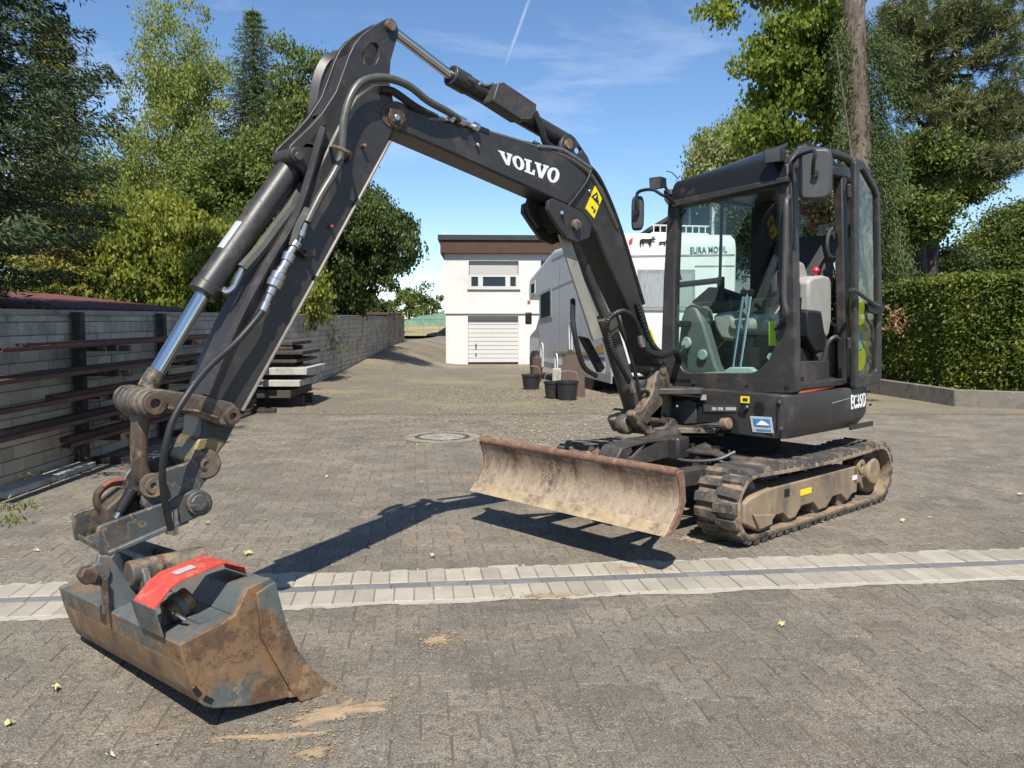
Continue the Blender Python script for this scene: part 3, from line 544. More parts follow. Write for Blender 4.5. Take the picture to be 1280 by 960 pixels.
rw = rear_poly('rear_window', [(797, 337), (868, 337), (868, 388), (797, 388)], X['greyline'], -.03, .025)
rear_poly('curtain_pane', [(800, 342), (864, 342), (864, 384), (800, 384)], X['curtain'], -.035, .004, rw)
rear_poly('seam', [(766, 319.5), (918, 317.5), (918, 319.5), (766, 321.7)], X['greyline'], -.008, .006)
rear_poly('seam', [(868, 332), (918, 331.5), (918, 333), (868, 333.5)], X['greyline'], -.008, .006)
rear_poly('red_mark', [(786, 301), (791, 296), (790.5, 302), (786.5, 307)], X['redknob'], -.008, .005)
moose = [(0, 0), (.05, 0), (.1, .42), (.16, .45), (.2, .05), (.25, .05), (.28, .46), (.6, .46), (.66, 0), (.71, 0), (.72, .4), (.78, .05), (.83, .05), (.82, .5), (.95, .66), (1.12, .62), (1.16, .7), (1.02, .84), (1.12, 1.05), (.98, .92), (.86, 1.05), (.92, .84), (.8, .78), (.55, .74), (.15, .76), (0, .66), (-.04, .45)]
for px0, py0, k in ((800, 309, 17.), (824, 307.5, 9.)): rear_poly('moose_sticker', [(px0 + x * k, py0 - y * k * .82) for x, y in moose], X['black'], -.008, .005)
def text(body, name, p_bl, p_br, h, mat, parent, extr=.002, bold=0., squeeze=None):
    """flat lettering as a text object on a surface, baseline from p_bl to p_br"""
    cu = bpy.data.curves.new(name, 'FONT'); cu.body = body; cu.extrude = extr; cu.offset = bold; cu.size = 1; cu.space_character = 1.0 + bold * 5; o = bpy.data.objects.new(name, cu); COL.objects.link(o); cu.materials.append(mat)
    bpy.context.view_layer.update(); w = o.dimensions.x or 1; hh = o.dimensions.y or .7
    a, b2 = Vector(p_bl), Vector(p_br); xa = (b2 - a); L_ = xa.length; xa.normalize(); za = Vector((0, 0, 1)); za = (za - xa * za.dot(xa)).normalized(); na = xa.cross(za)
    from mathutils import Matrix
    me = bpy.data.meshes.new_from_object(o.evaluated_get(bpy.context.evaluated_depsgraph_get())); bpy.data.objects.remove(o); o = bpy.data.objects.new(name, me); COL.objects.link(o)
    if not me.materials: me.materials.append(mat)
    o.parent = parent; R_ = Matrix((xa, za, na)).transposed().to_4x4(); o.matrix_local = Matrix.Translation(a - origin_of(parent)) @ R_ @ Matrix.Diagonal((L_ / w, h / hh, 1, 1)); return o
X['tealtext'] = M('teal_lettering', (.05, .13, .17), .5)
ta, tb = crr(862, 319.), crr(908, 317.6); text('EURA MOBIL', 'lettering', cq(-.012, ta[0], ta[1] + .035), cq(-.012, tb[0], tb[1] + .035), .115, X['tealtext'], camper, .003, .008)
rk2 = MB()
for j in range(9): rk2.cyl(cq(.3 + .0, .9 + j * .13, 3.09), cq(.3, .9 + j * .13, 3.24), .012, n=6)
for z in (3.1, 3.24): rk2.cyl(cq(.3, .85, z), cq(.3, 2.0, z), .016, n=6)
rk2.out('roof_rail', X['camper_white'], camper)
MB().box(cq(2.5, 1.2, 3.14), (.9, .6, .12), (CU, CX, np.array([0, 0, 1.]))).out('roof_hatch', X['black'], camper, .03)
# things standing beside the camper
X['brownboard'] = M('brown_board', (.075, .045, .032), .7, 0, .15, 5); X['pot'] = M('black_bucket', (.02, .02, .022), .5, 0, .1, 8, ((DUST, 6, .58, .85),))
def tub(px, py, r, h, lab):
    p = G(px, py, float(hz(0, 16))); p[2] = float(hz(p[0], p[1])); t = thing('builders_bucket', p, lab, 'bucket', 'black buckets by the camper')
    z = np.array([0, 0, 1.]); b = MB(); n = 22; A = np.arange(n) * 2 * math.pi / n; prof_ = [(0, 0.01), (r * .82, 0.01), (r, h), (r * 1.06, h), (r * 1.06, h - .03), (r * .98, h - .03), (r * .94, h - .01), (r * .78, .03), (0, .03)]
    vs = [p + np.array([q * math.cos(a), q * math.sin(a), zz]) for q, zz in prof_ for a in A]
    fs = [(i * n + j, i * n + (j + 1) % n, (i + 1) * n + (j + 1) % n, (i + 1) * n + j) for i in range(len(prof_) - 1) for j in range(n)]
    b.add(vs, fs).out('tub', X['pot'], t)
    MB().tube(smoothpath([p + np.array([-r, 0, h - .02]), p + np.array([-r * .7, -.03, h + r * .8]), p + np.array([r * .7, -.03, h + r * .8]), p + np.array([r, 0, h - .02])], 5), .006, 5).out('handle', X['greyline'], t); return p
tub(664, 486, .19, .3, 'black bucket with raised wire handle by the front of the camper')
tub(692, 499, .17, .3, 'black bucket beside the brown board, left of the pair'); tub(709, 501, .19, .33, 'black bucket in front of the leaning brown board')
p = G(713, 501, -.05); q = np.array([p[0] + .08, p[1] + .25, 0])
MB().prism([q + np.array([x, .16 * (z / .8), z - .06]) for x, z in ((-.2, 0), (.2, 0), (.2, .72), (.14, .8), (-.14, .8), (-.2, .72))], (0, .03, 0)).out('brown_board', X['brownboard'], bevel=.01, label='dark brown board with rounded top leaning against the camper', cat='board')
q = np.array([p[0] - .22, p[1] + .42, -.06]); MB().box(q + [0, 0, .28], (.16, .12, .56)).out('cream_post', X['mortar'], bevel=.02, label='cream post standing left of the brown board', cat='post')
q = G(671.5, 479, -.1); MB().box(q + np.array([0, .1, .3]), (.2, .12, .6)).out('brown_crate', X['brownboard'], bevel=.02, label='tall narrow brown box at the front corner of the camper', cat='box')
# ================================================================ houses behind the camper and trees
X['slate'] = M('slate_shingle', (.17, .19, .2), .7, 0, .15, 3, bump=.2, bscale=20); X['rooftile'] = M('dark_roof', (.05, .05, .055), .7, 0, .2, 4, bump=.3, bscale=12)
h2 = thing('slate_house', (7, 33, -.4), 'house with grey slate gable behind the camper, seen through the cab', 'house')
def gable(root, x0, x1, y, dep, z0, ze, zr, wm, rm, ov=.5):
    xm = (x0 + x1) / 2; MB().prism([(x0, y, z0), (x1, y, z0), (x1, y, ze), (xm, y, zr), (x0, y, ze)], (0, dep, 0)).out('wall', wm, root)
    for s, xa in ((-1, x0), (1, x1)):
        dx, dz = xa - xm, ze - zr; k = 1 + ov / math.hypot(dx, dz); b = MB(); b.add([(xm, y - ov, zr + .02), (xm + dx * k, y - ov, zr + dz * k + .02), (xm + dx * k, y + dep, zr + dz * k + .02), (xm, y + dep, zr + .02)], [(0, 1, 2, 3)]); V_ = b.v; b = MB(); b.prism(V_, (0, 0, .16)); b.out('roof', rm, root)
gable(h2, 5.75, 12.6, 33, 8, -.5, 5.0, 7.0, X['slate'], X['rooftile'])
sr = MB().box((9.2, 32.98, 5.0), (6.4, .02, .02)).out('slate_band', X['slate'], h2)
for r in range(22):   # slate courses
    z = 3.4 + r * .17; half = 3.3 if z < 4.95 else 3.4 * (6.9 - z) / 2.
    if half > .3: MB().box((9.18, 32.97 - .0, z), (2 * half, .05, .012)).out('slate_course', X['slate'], sr)
wv = MB().box((7.35, 32.95, 5.6), (.9, .1, 1.3)).out('window', X['shutter'], h2); MB().box((7.35, 32.89, 5.6), (.72, .03, 1.12)).out('pane', X['pane'], wv)
h3 = thing('grey_roof_house', (17, 48, 0), 'house with grey gable roof behind the trees above the cab', 'house'); gable(h3, 12.5, 20, 48, 9, -.5, 8.4, 11.6, X['render'], X['slate'])
h4 = thing('white_house', (22, 38, 0), 'white house half hidden behind the trees and hedge', 'house'); gable(h4, 19.5, 24.5, 38, 8, -.5, 2.5, 4.1, X['render'], X['rooftile'])
wv = MB().box((21.2, 37.96, 1.9), (.8, .06, 1.)).out('window', X['pane'], h4)
# ================================================================ VEGETATION
def rnd(n): return RNG.normal(size=(n, 3))
def leaves(P, size, aspect=.55, up=.3, jitter=.35, dirs=None, org=(0, 0, 0), name='crown'):
    """one small kite-shaped leaf per point"""
    n = len(P); D = rnd(n) if dirs is None else dirs + rnd(n) * .35
    D /= np.linalg.norm(D, axis=1)[:, None]; Nn = rnd(n) + np.array([0, -.25, up * 2]); S = np.cross(D, Nn); S /= np.maximum(np.linalg.norm(S, axis=1)[:, None], 1e-6)
    L = size * (1 + RNG.uniform(-jitter, jitter, (n, 1))); K = np.cross(S, D)
    V = np.stack([P - D * L * .5, P + S * L * aspect * .5 + K * L * .06, P + D * L * .5, P - S * L * aspect * .5 + K * L * .06], 1) - np.asarray(org)
    return rawmesh(name, V.reshape(-1, 3), np.arange(n * 4).reshape(-1, 4))
def ell(n, c, r, shell=.5):
    d = rnd(n); d /= np.linalg.norm(d, axis=1)[:, None]; return np.asarray(c) + d * (RNG.random((n, 1)) ** shell) * np.asarray(r)
X['bark'] = M('brown_bark', (.13, .095, .07), .9, 0, .3, 8, (((.25, .2, .16), 9, .52, .7, None, (1, 1, .3)), ((.045, .035, .03), 14, .5, .65, None, (1, 1, .25))), bump=1., bscale=22, stretch=(1, 1, .3))
X['bark_pine'] = M('pine_bark', (.12, .088, .07), .9, 0, .3, 7, (((.26, .215, .185), 8, .48, .7, None, (1, 1, .35)), ((.04, .03, .025), 12, .5, .62, None, (1, 1, .3)), ((.27, .15, .09), 4, .6, .8)), bump=1., bscale=20, stretch=(1, 1, .35))
X['bark_dark'] = M('dark_bark', (.07, .055, .045), .9, 0, .3, 8, (((.15, .12, .1), 9, .52, .7, None, (1, 1, .3)), ((.03, .025, .02), 14, .5, .65, None, (1, 1, .25))), bump=1., bscale=22, stretch=(1, 1, .3))
X['bark_birch'] = M('birch_bark', (.5, .48, .44), .8, 0, .2, 5, (((.08, .07, .06), 8, .55, .65, None, (.4, .4, 2)),), bump=.4, bscale=20)
LF = {'spruce': leafmat('spruce_needles', [(0.018, 0.037, 0.013), (0.044, 0.073, 0.026), (0.111, 0.140, 0.055)], .15),
      'spruce_mid': leafmat('spruce_mid', [(0.039, 0.067, 0.020), (0.085, 0.122, 0.033), (0.169, 0.201, 0.061)], .2),
      'thuja': leafmat('yellowing_conifer', [(0.046, 0.067, 0.015), (0.117, 0.134, 0.028), (0.260, 0.244, 0.044), (0.585, 0.451, 0.077)], .3),
      'birch': leafmat('birch_leaves', [(0.113, 0.150, 0.035), (0.226, 0.275, 0.064), (0.415, 0.416, 0.112)], .45),
      'hazel': leafmat('hazel_leaves', [(0.075, 0.110, 0.019), (0.198, 0.231, 0.032), (0.434, 0.407, 0.056)], .4),
      'dark': leafmat('dark_tree_leaves', [(0.021, 0.040, 0.011), (0.058, 0.091, 0.022), (0.137, 0.177, 0.044)], .3),
      'mid': leafmat('mid_leaves', [(0.046, 0.076, 0.015), (0.111, 0.152, 0.029), (0.247, 0.281, 0.055)], .35),
      'maple': leafmat('maple_leaves', [(0.065, 0.104, 0.013), (0.156, 0.213, 0.029), (0.351, 0.390, 0.050)], .42),
      'pine': leafmat('pine_needles', [(0.065, 0.085, 0.029), (0.150, 0.171, 0.061), (0.286, 0.287, 0.121)], .2),
      'hedge': leafmat('hedge_leaves', [(0.033, 0.055, 0.009), (0.098, 0.134, 0.018), (0.260, 0.287, 0.039)], .32),
      'brownfol': leafmat('dead_brown_foliage', [(0.151, 0.079, 0.040), (0.339, 0.195, 0.096), (0.490, 0.300, 0.160)], .2),
      'willow': leafmat('pale_far_leaves', [(0.113, 0.150, 0.047), (0.226, 0.265, 0.088), (0.377, 0.389, 0.144)], .35)}
def trunk(root, base, top, r0, r1, mat, limbs=(), name='trunk', bend=.1):
    base, top = np.asarray(base, float), np.asarray(top, float); m = (base + top) / 2 + np.array([random.uniform(-bend, bend), random.uniform(-bend, bend), 0])
    pts = smoothpath([base, m, top], 6); R = np.linspace(r0, r1, len(pts)); R[0] *= 1.25
    b = MB().tube(pts, R, 10)
    for q in limbs:
        q = np.asarray(q, float); zt_ = q[2] - .55 * np.hypot(*(q - pts[len(pts) // 2])[:2]); k = min(max((zt_ - base[2]) / (top[2] - base[2]), .15), .95); s = pts[int(k * (len(pts) - 1))]
        mid = (s + q) / 2 + np.array([0, 0, .15 * np.linalg.norm(q - s) * random.uniform(-.3, .8)]); rr = (r0 * (1 - k) + r1 * k) * .5
        b.tube(smoothpath([s, mid, q], 4), np.linspace(rr, rr * .15, 9), 6)
    return b.out(name, mat, root)
def broad(name, label, base, H, blobs, lf, nclump, per, size, clump=.4, bark='bark', r0=.14, limbs=14, droop=.0, aspect=.6, group=None, shell=.45, lean=(0, 0)):
    nclump, per, clump = int(nclump * .62), int(per * 1.7), clump * .88; base = np.asarray(base, float); t = thing(name, base, label, 'tree' if H > 3 else 'bush', group); w = np.array([b[1][0] * b[1][1] * b[1][2] for b in blobs]); w = w / w.sum(); C = []
    for (c, r), k in zip(blobs, w): C.append(ell(max(4, int(nclump * k)), c, r, shell))
    C = np.concatenate(C); sc = RNG.uniform(.55, 1.35, (len(C), 1)) * clump
    P = np.repeat(C, per, 0) + np.clip(rnd(len(C) * per), -1.9, 1.9) * np.repeat(sc, per, 0) * np.array([1, 1, .62]) * .6
    dirs = None
    if droop:
        P[:, 2] -= np.abs(RNG.normal(0, droop, len(P))); dirs = np.tile([0, 0, -1.], (len(P), 1))
    P = P[P[:, 2] > .05]; 
    if dirs is not None: dirs = dirs[:len(P)]
    put('crown', leaves(P, size, aspect, dirs=dirs, org=base), LF[lf], t)
    sel = C[RNG.permutation(len(C))[:limbs]]; trunk(t, base - [0, 0, .2], base + np.array([lean[0], lean[1], H * .8]), r0, r0 * .25, X[bark], sel); return t
def spruce(name, label, base, H, R, lf='spruce', z0=.3, nwh=34, per=9, needle=.10, tip=.1, keep=None, group=None, dens=1., bark='bark_pine'):
    base = np.asarray(base, float); t = thing(name, base, label, 'tree', group); P = []; Dd = []; b = MB(); b.tube([base - [0, 0, .2], base + [0, 0, H * .6], base + [0, 0, H]], [.02 * H, .011 * H, .01], 8)
    for i in range(nwh):
        f = i / nwh; z = z0 + (H - z0) * f ** .92; rr = R * (1 - f) ** .8 + tip; nb = per if f < .8 else max(4, per - 3); a0 = random.random() * 6.28
        for j in range(nb):
            a = a0 + j * 6.283 / nb + random.uniform(-.25, .25); L = rr * random.uniform(.72, 1.12); d = np.array([math.cos(a), math.sin(a), 0]); s = np.linspace(.12, 1, max(3, int(L / .16)))[:, None]
            droop = -.32 * L * s ** 1.1 + .2 * L * s ** 3; pth = base + [0, 0, z] + d * s * L + np.array([0, 0, 1.]) * droop
            if keep is not None and not keep(pth[-1]): continue
            if L > .5: b.tube([base + [0, 0, z], pth[len(pth) // 2] - [0, 0, .03], pth[int(len(pth) * .8)] - [0, 0, .05]], [.016, .009, .003], 5, False)
            side = np.array([-d[1], d[0], 0])
            for k in range(len(pth)):
                wd = (.14 + .32 * (1 - s[k, 0]) * min(L, 1.5)) ; m = int(16 * dens)
                off = RNG.uniform(-1, 1, (m, 1)); q = pth[k] + side * off * wd + d * RNG.uniform(-.09, .09, (m, 1)) + np.array([0, 0, -1.]) * (np.abs(off) * wd * .35 + np.abs(RNG.normal(0, .05, (m, 1))))
                P.append(q); Dd.append(d * .5 + side * off * .9 + np.array([0, 0, -.35]))
    P = np.concatenate(P); Dd = np.concatenate(Dd)
    put('crown', leaves(P, needle, .24, dirs=Dd, org=base), LF[lf], t); b.out('trunk', X[bark], t); return t
# --- left, behind the wall
spruce('spruce_tree', 'dark spruce filling the left edge, branches hanging over the wall', (-5.1, 7.0, 0), 12.5, 1.8, 'spruce', .9, 66, 13, .07, dens=3.4, keep=lambda p: (p[2] > 2.05 or p[0] < -4.5) and (p[2] > 1.3 or p[0] < -4.9) and p[0] > -.66 * p[1] - .8)
spruce('conifer', 'yellowing slender conifer right behind the dark spruce', (-7.3, 13.6, 0), 6.3, .95, 'thuja', .4, 40, 10, .075, tip=.12, dens=2.2)
broad('birch_tree', 'tall airy birch with pale yellow-green leaves left of the pointed spruce', (-9.1, 23, 0), 10.4, [((-9.1, 23, 5.2), (2.0, 1.8, 3.2)), ((-8.9, 23, 8.2), (1.15, 1.1, 2.2)), ((-8.6, 22.6, 3.6), (1.9, 1.6, 1.8))], 'birch', 900, 80, .084, .36, 'bark_birch', .14, 30, .18, .6)
spruce('spruce_tree', 'pointed green spruce rising between the birch and the arm', (-7.55, 25, 0), 10.5, 2.5, 'spruce_mid', .6, 52, 11, .09, dens=1.7)
broad('poplar_tree', 'loose green tree behind the arm top, right of the pointed spruce', (-5.6, 24, 0), 9.3, [((-5.7, 24, 5.4), (1.5, 1.4, 2.6)), ((-5.2, 24, 7.6), (.8, .8, 1.6)), ((-6.2, 24, 7.9), (.6, .6, 1.5)), ((-4.3, 23.6, 7.0), (.5, .5, 1.3))], 'mid', 620, 84, .095, .34, 'bark', .13, 24, .08)
broad('hazel_bush', 'big yellow-green bush bulging over the wall behind the arm', (-5.9, 14.2, 0), 3.0, [((-6.0, 14.4, 2.1), (1.75, 1.2, 1.45)), ((-4.95, 14.8, 2.0), (1.0, 1.1, 1.05)), ((-6.9, 14.2, 1.9), (.9, .9, 1.2))], 'hazel', 900, 84, .08, .24, 'bark', .07, 12, .04)
broad('hazel_bush', 'smaller yellow-green bush over the wall right of the arm', (-4.75, 17.6, 0), 2.8, [((-4.7, 17.6, 1.9), (.75, .9, .9))], 'hazel', 220, 78, .08, .24, 'bark', .05, 8, .05)
broad('pear_tree', 'dark leafy tree overhanging the driveway at the far wall', (-4.9, 23.5, 0), 5.6, [((-4.6, 23.5, 3.6), (1.25, 1.4, 1.9)), ((-3.5, 23.3, 3.6), (.85, 1., 1.35)), ((-4.9, 23.5, 2.2), (.7, 1., 1.1))], 'dark', 700, 90, .092, .28, 'bark', .15, 26, .12)
spruce('spruce_tree', 'small spruce with low twigs between the wall and the overhanging tree', (-4.95, 19.6, 0), 3.4, .95, 'spruce_mid', .9, 24, 9, .08, dens=1.6)
broad('background_tree', 'dark tree mass between the yellowing conifer and the birch', (-11.2, 24, 0), 6.0, [((-11.2, 24, 3.2), (2.3, 1.8, 2.7))], 'dark', 420, 84, .12, .44, 'bark', .15, 12)
broad('background_tree', 'dark green tree behind the yellow-green bush and the spruce', (-6.6, 21, 0), 6.0, [((-6.8, 21, 3.4), (2.1, 1.4, 2.5))], 'mid', 520, 84, .1, .36, 'bark', .15, 14)
broad('background_tree', 'dark tree low behind the red shed roof at the left', (-8.7, 15.5, 0), 4.0, [((-8.6, 15.5, 2.2), (1.6, 1.2, 1.9))], 'dark', 360, 80, .09, .3, 'bark', .1, 10)
# --- far middle
for j, (px, d, h, lb) in enumerate(((478, 130, 3.2, 'left one of the small far trees on the skyline'), (512, 120, 4.2, 'rounder of the small far trees on the skyline'), (527, 124, 4.8, 'tallest of the small far trees, beside the white house'), (455, 125, 3.0, 'far tree just above the shed roof'))):
    p = AT(px, 398, d); broad('far_tree', lb, (p[0], d, .9), h + 1.2, [((p[0], d, .9 + h * .62), (h * .62, h * .5, h * .55))], 'dark' if j != 1 else 'mid', 50, 50, .38, .8, r0=.2, limbs=4, group='far trees')
# --- right
tp = AT(1071, 300, 16.5)
pt = thing('tall_spruce', (tp[0], tp[1], 0), 'tall bare-trunked conifer with hanging green branches behind the cab', 'tree')
b = MB(); P0 = AT(1086, 400, 16.5); P0[2] = -.2; b.tube(smoothpath([P0, AT(1078, 300, 16.5), AT(1073, 150, 16.5), AT(1067, 0, 16.5), AT(1064, -220, 16.5)], 8), np.linspace(.27, .18, 33), 14); b.out('trunk', X['bark_pine'], pt)
P = []; Dd = []
for k in range(92):
    py = random.uniform(20, 345); side = random.choice((1, 1, 1, 1, -1)); L = random.uniform(.3, .95) if side > 0 else random.uniform(.15, .4); s0 = AT(1071 + side * 8 + (10 if py > 250 else 0), py, 16.5); dr = np.array([side * random.uniform(.4, 1), random.uniform(-1., .4), -.35]); dr /= np.linalg.norm(dr)
    for s in np.linspace(.1, 1, 9):
        c = s0 + dr * L * s + np.array([0, 0, -.45 * L * s * s]); q = c + rnd(40) * np.array([.1, .1, .17]) + np.array([0, 0, -.1]); P.append(q); Dd.append(np.tile(dr * .6 + np.array([0, 0, -.6]), (40, 1)))
put('crown', leaves(np.concatenate(P), .075, .24, dirs=np.concatenate(Dd), org=(tp[0], tp[1], 0)), LF['spruce_mid'], pt)
pp = AT(1107, 300, 17.5); bf = thing('dead_ivy_stump', (pp[0], pp[1], 0), 'post wrapped in dead brown foliage right of the cab door', 'plant')
put('foliage', leaves(np.concatenate([ell(900, AT(1107, 318, 17.5), (.26, .25, .62), .6), ell(260, AT(1103, 380, 17.5), (.16, .16, .5), .6)]), .11, .4, dirs=np.tile([0, 0, -1.], (1160, 1)), org=(pp[0], pp[1], 0)), LF['brownfol'], bf)
MB().tube([(pp[0], pp[1], 0), (pp[0], pp[1], 1.2), (pp[0] + .1, pp[1], 3.2)], [.16, .14, .1], 9).out('stem', X['bark'], bf)
mp_ = AT(1000, 300, 18.0)
def bl(px, py, d, rx, rz, ry=None): c = AT(px, py, d); k = d / FPX; return (tuple(c), (rx * k, (ry or rx * k * .8), rz * k))
broad('maple_tree', 'broad maple with large green leaves between the cab roof and tall trunk', (AT(1077, 300, 19.8)[0], 19.8, 0), 6.0, [bl(985, 95, 18, 55, 50), bl(1020, 35, 18, 55, 50), bl(1035, 130, 18, 30, 55), bl(965, 165, 18, 60, 26), bl(1040, 60, 18, 40, 60), bl(950, 70, 18, 30, 24), bl(975, 25, 18, 30, 25), bl(1050, 180, 18, 24, 40)], 'maple', 460, 66, .10, .26, 'bark', .08, 9, .06, .75, shell=.6)
broad('overhanging_maple', 'maple branch hanging in from the top edge left of the maple', (7.4, 16.4, 0), 8.0, [bl(905, 8, 15, 32, 15), bl(1000, -20, 15, 60, 18), bl(945, -14, 15, 40, 16)], 'maple', 84, 58, .085, .2, 'bark', .05, 0, .06, .72, lean=(-1.5, -.8))
broad('far_birch', 'pale weeping tree far behind the cab roof', (7.4, 31, 0), 7.0, [bl(895, 188, 31, 30, 28), bl(935, 170, 31, 32, 42), bl(880, 215, 31, 18, 20)], 'willow', 340, 74, .13, .44, 'bark_birch', .16, 16, .3)
broad('garden_tree', 'dark tree seen through the cab right of the camper', (6.6, 22, 0), 5.0, [bl(965, 290, 22, 55, 60), bl(925, 265, 22, 26, 32), bl(1020, 290, 22, 50, 55), bl(1030, 240, 22, 30, 30), bl(1035, 385, 22, 50, 60)], 'dark', 640, 62, .085, .36, 'bark', .14, 12)
broad('copper_shrub', 'reddish brown shrub seen through the open cab door', (6.9, 19.2, 0), 2.9, [bl(1030, 268, 19, 26, 16)], 'brownfol', 40, 45, .11, .3, 'bark', .05, 5)
# pine with several stems
pb = AT(1160, 345, 18.0); pn = thing('pine_tree', (pb[0], pb[1], 0), 'many-stemmed pine with soft grey-green needles at the right', 'tree')
b = MB(); stems = [[(1150, 470), (1150, 330), (1143, 240), (1160, 170), (1190, 80), (1230, -20)], [(1166, 470), (1164, 330), (1172, 250), (1180, 180), (1165, 100), (1150, 10)], [(1172, 270), (1205, 190), (1250, 120), (1290, 60)], [(1128, 98), (1165, 96), (1215, 95)], [(1160, 170), (1130, 120), (1105, 60)]]
for i, st in enumerate(stems):
    q = [AT(x, y, 18 + .5 * (i % 3)) for x, y in st]; r = np.linspace((.15, .16, .08, .05, .05)[i], (.08, .07, .03, .045, .02)[i], (len(q) - 1) * 5 + 1); b.tube(smoothpath(q, 5), r, 10)
b.out('trunk', X['bark_dark'], pn)
P = []; Dd = []
cl = [bl(1195, 20, 18, 90, 30), bl(1160, 55, 18, 60, 55), bl(1235, 60, 17.5, 60, 70), bl(1200, 140, 18, 75, 35), bl(1270, 150, 17.5, 40, 50), bl(1230, 205, 17.5, 55, 22), bl(1120, 45, 18, 26, 45)]
for c, r in cl:
    for cc in ell(190, c, r, .55):
        m = 78; d = rnd(m) + np.array([0, 0, .35]); d /= np.linalg.norm(d, axis=1)[:, None]; P.append(cc + d * RNG.uniform(.02, .17, (m, 1))); Dd.append(d * 2.5)
put('crown', leaves(np.concatenate(P), .125, .12, dirs=np.concatenate(Dd), org=(pb[0], pb[1], 0)), LF['pine'], pn)
broad('understory_tree', 'green leafy tree behind the pine stems', (9.6, 21, 0), 5.4, [bl(1150, 265, 17.2, 46, 40), bl(1170, 190, 17.2, 40, 30), bl(1115, 220, 21, 26, 60), bl(1195, 235, 21, 48, 26), bl(1130, 330, 21, 30, 40), bl(1140, 100, 21, 30, 40), bl(1215, 150, 21, 40, 30)], 'mid', 700, 64, .095, .34, 'bark', .12, 14)
broad('lilac_bush', 'tall dark bush behind the hedge at the right edge', (14.2, 24, 0), 4.8, [bl(1262, 310, 24, 45, 55), bl(1225, 325, 24, 35, 36), bl(1290, 290, 24, 30, 50)], 'mid', 520, 62, .09, .34, 'bark', .1, 10)
broad('dark_bush', 'dark bush behind the hedge below the pine stems', (11.0, 21.5, 0), 3.0, [bl(1185, 335, 21.5, 40, 26), bl(1145, 345, 21.5, 26, 30)], 'dark', 260, 60, .085, .32, 'bark', .07, 8)
# --- hedge with concrete kerb
X['kerbstone'] = M('dirty_kerb', (.2, .18, .145), .9, 0, .2, 3, (((.09, .082, .068), 3, .48, .66), ((.32, .29, .24), 9, .58, .75)), bump=.4, bscale=50)
HE = [np.array([6.75, 16.2]), np.array([7.05, 13.2]), np.array([7.9, 12.75]), np.array([12.5, 12.1])]
kb = thing('concrete_kerb', (7.0, 13.2, 0), 'low concrete kerb edging the hedge bed', 'kerb')
for i in range(3):
    a, c = HE[i], HE[i + 1]; n = max(1, int(round(np.linalg.norm(c - a) / 1.0)))
    for k in range(n):
        s, e = a + (c - a) * k / n, a + (c - a) * (k + 1) / n; d = (e - s) / np.linalg.norm(e - s); nn = np.array([-d[1], d[0]]); m = (s + e) / 2 + nn * .06
        MB().box((m[0], m[1], .12), (np.linalg.norm(e - s) - .012, .12, .30), (np.array([d[0], d[1], 0]), np.array([nn[0], nn[1], 0]), np.array([0, 0, 1.]))).out('kerb_stone', X['kerbstone'], kb, .01)
hd = thing('hedge', (8.5, 14, 0), 'clipped yellow-green hedge behind the concrete kerb', 'hedge')
def hedge_pts(n):
    P = []
    seg = [(np.array([7.35, 16.4]), np.array([7.52, 13.75])), (np.array([7.42, 14.0]), np.array([8.35, 13.4])), (np.array([8.0, 13.5]), np.array([13., 12.8]))]
    ln = [np.linalg.norm(b_ - a_) for a_, b_ in seg]
    for (a_, b_), L_ in zip(seg, ln):
        m = int(n * L_ / sum(ln)); t = RNG.random((m, 1)); d = (b_ - a_) / L_; nn = np.array([d[1], -d[0]]); 
        if nn[1] > 0 and abs(nn[1]) > abs(nn[0]): nn = -nn
        if abs(nn[0]) > abs(nn[1]) and nn[0] > 0: nn = -nn
        f = RNG.random((m, 1)); top = f < .36; base = a_ + (b_ - a_) * t
        inn = np.where(top, RNG.uniform(-1.1, .28, (m, 1)), .28 + RNG.normal(0, .05, (m, 1)) - np.abs(RNG.normal(0, .06, (m, 1)))); z = np.where(top, 2.02 + RNG.normal(0, .045, (m, 1)), RNG.uniform(.2, 2.05, (m, 1)))
        P.append(np.concatenate([base + nn * inn, z], 1))
    P = np.concatenate(P); w = np.sin(P[:, 0] * 2.3 + P[:, 2] * 3.1) * .05 + np.sin(P[:, 0] * 5.1 - P[:, 2] * 4.3) * .035 + np.sin(P[:, 1] * 4 + P[:, 2] * 6.7) * .03
    P[:, 1] -= w; P[:, 2] += .05 * np.sin(P[:, 0] * 1.7) + .03 * np.sin(P[:, 0] * 6.1); return P
hp_ = hedge_pts(78000); put('foliage', leaves(hp_, .075, .5, org=(8.5, 14, 0), up=.6), LF['hedge'], hd)
core = MB(); core.prism([(7.25, 16.5, .1), (7.45, 13.85, .1), (8.15, 13.35, .1), (13, 12.72, .1), (13, 14.2, .1), (8.6, 14.8, .1), (8.5, 16.5, .1)], (0, 0, 1.82)); core.out('inner_twigs', X['bark'], hd)
hb_ = ell(160, AT(1118, 400, 13.3), (.25, .12, .3), .6); put('dead_sprig', leaves(hb_, .08, .4, org=(8.5, 14, 0)), LF['brownfol'], hd, kind='stuff')
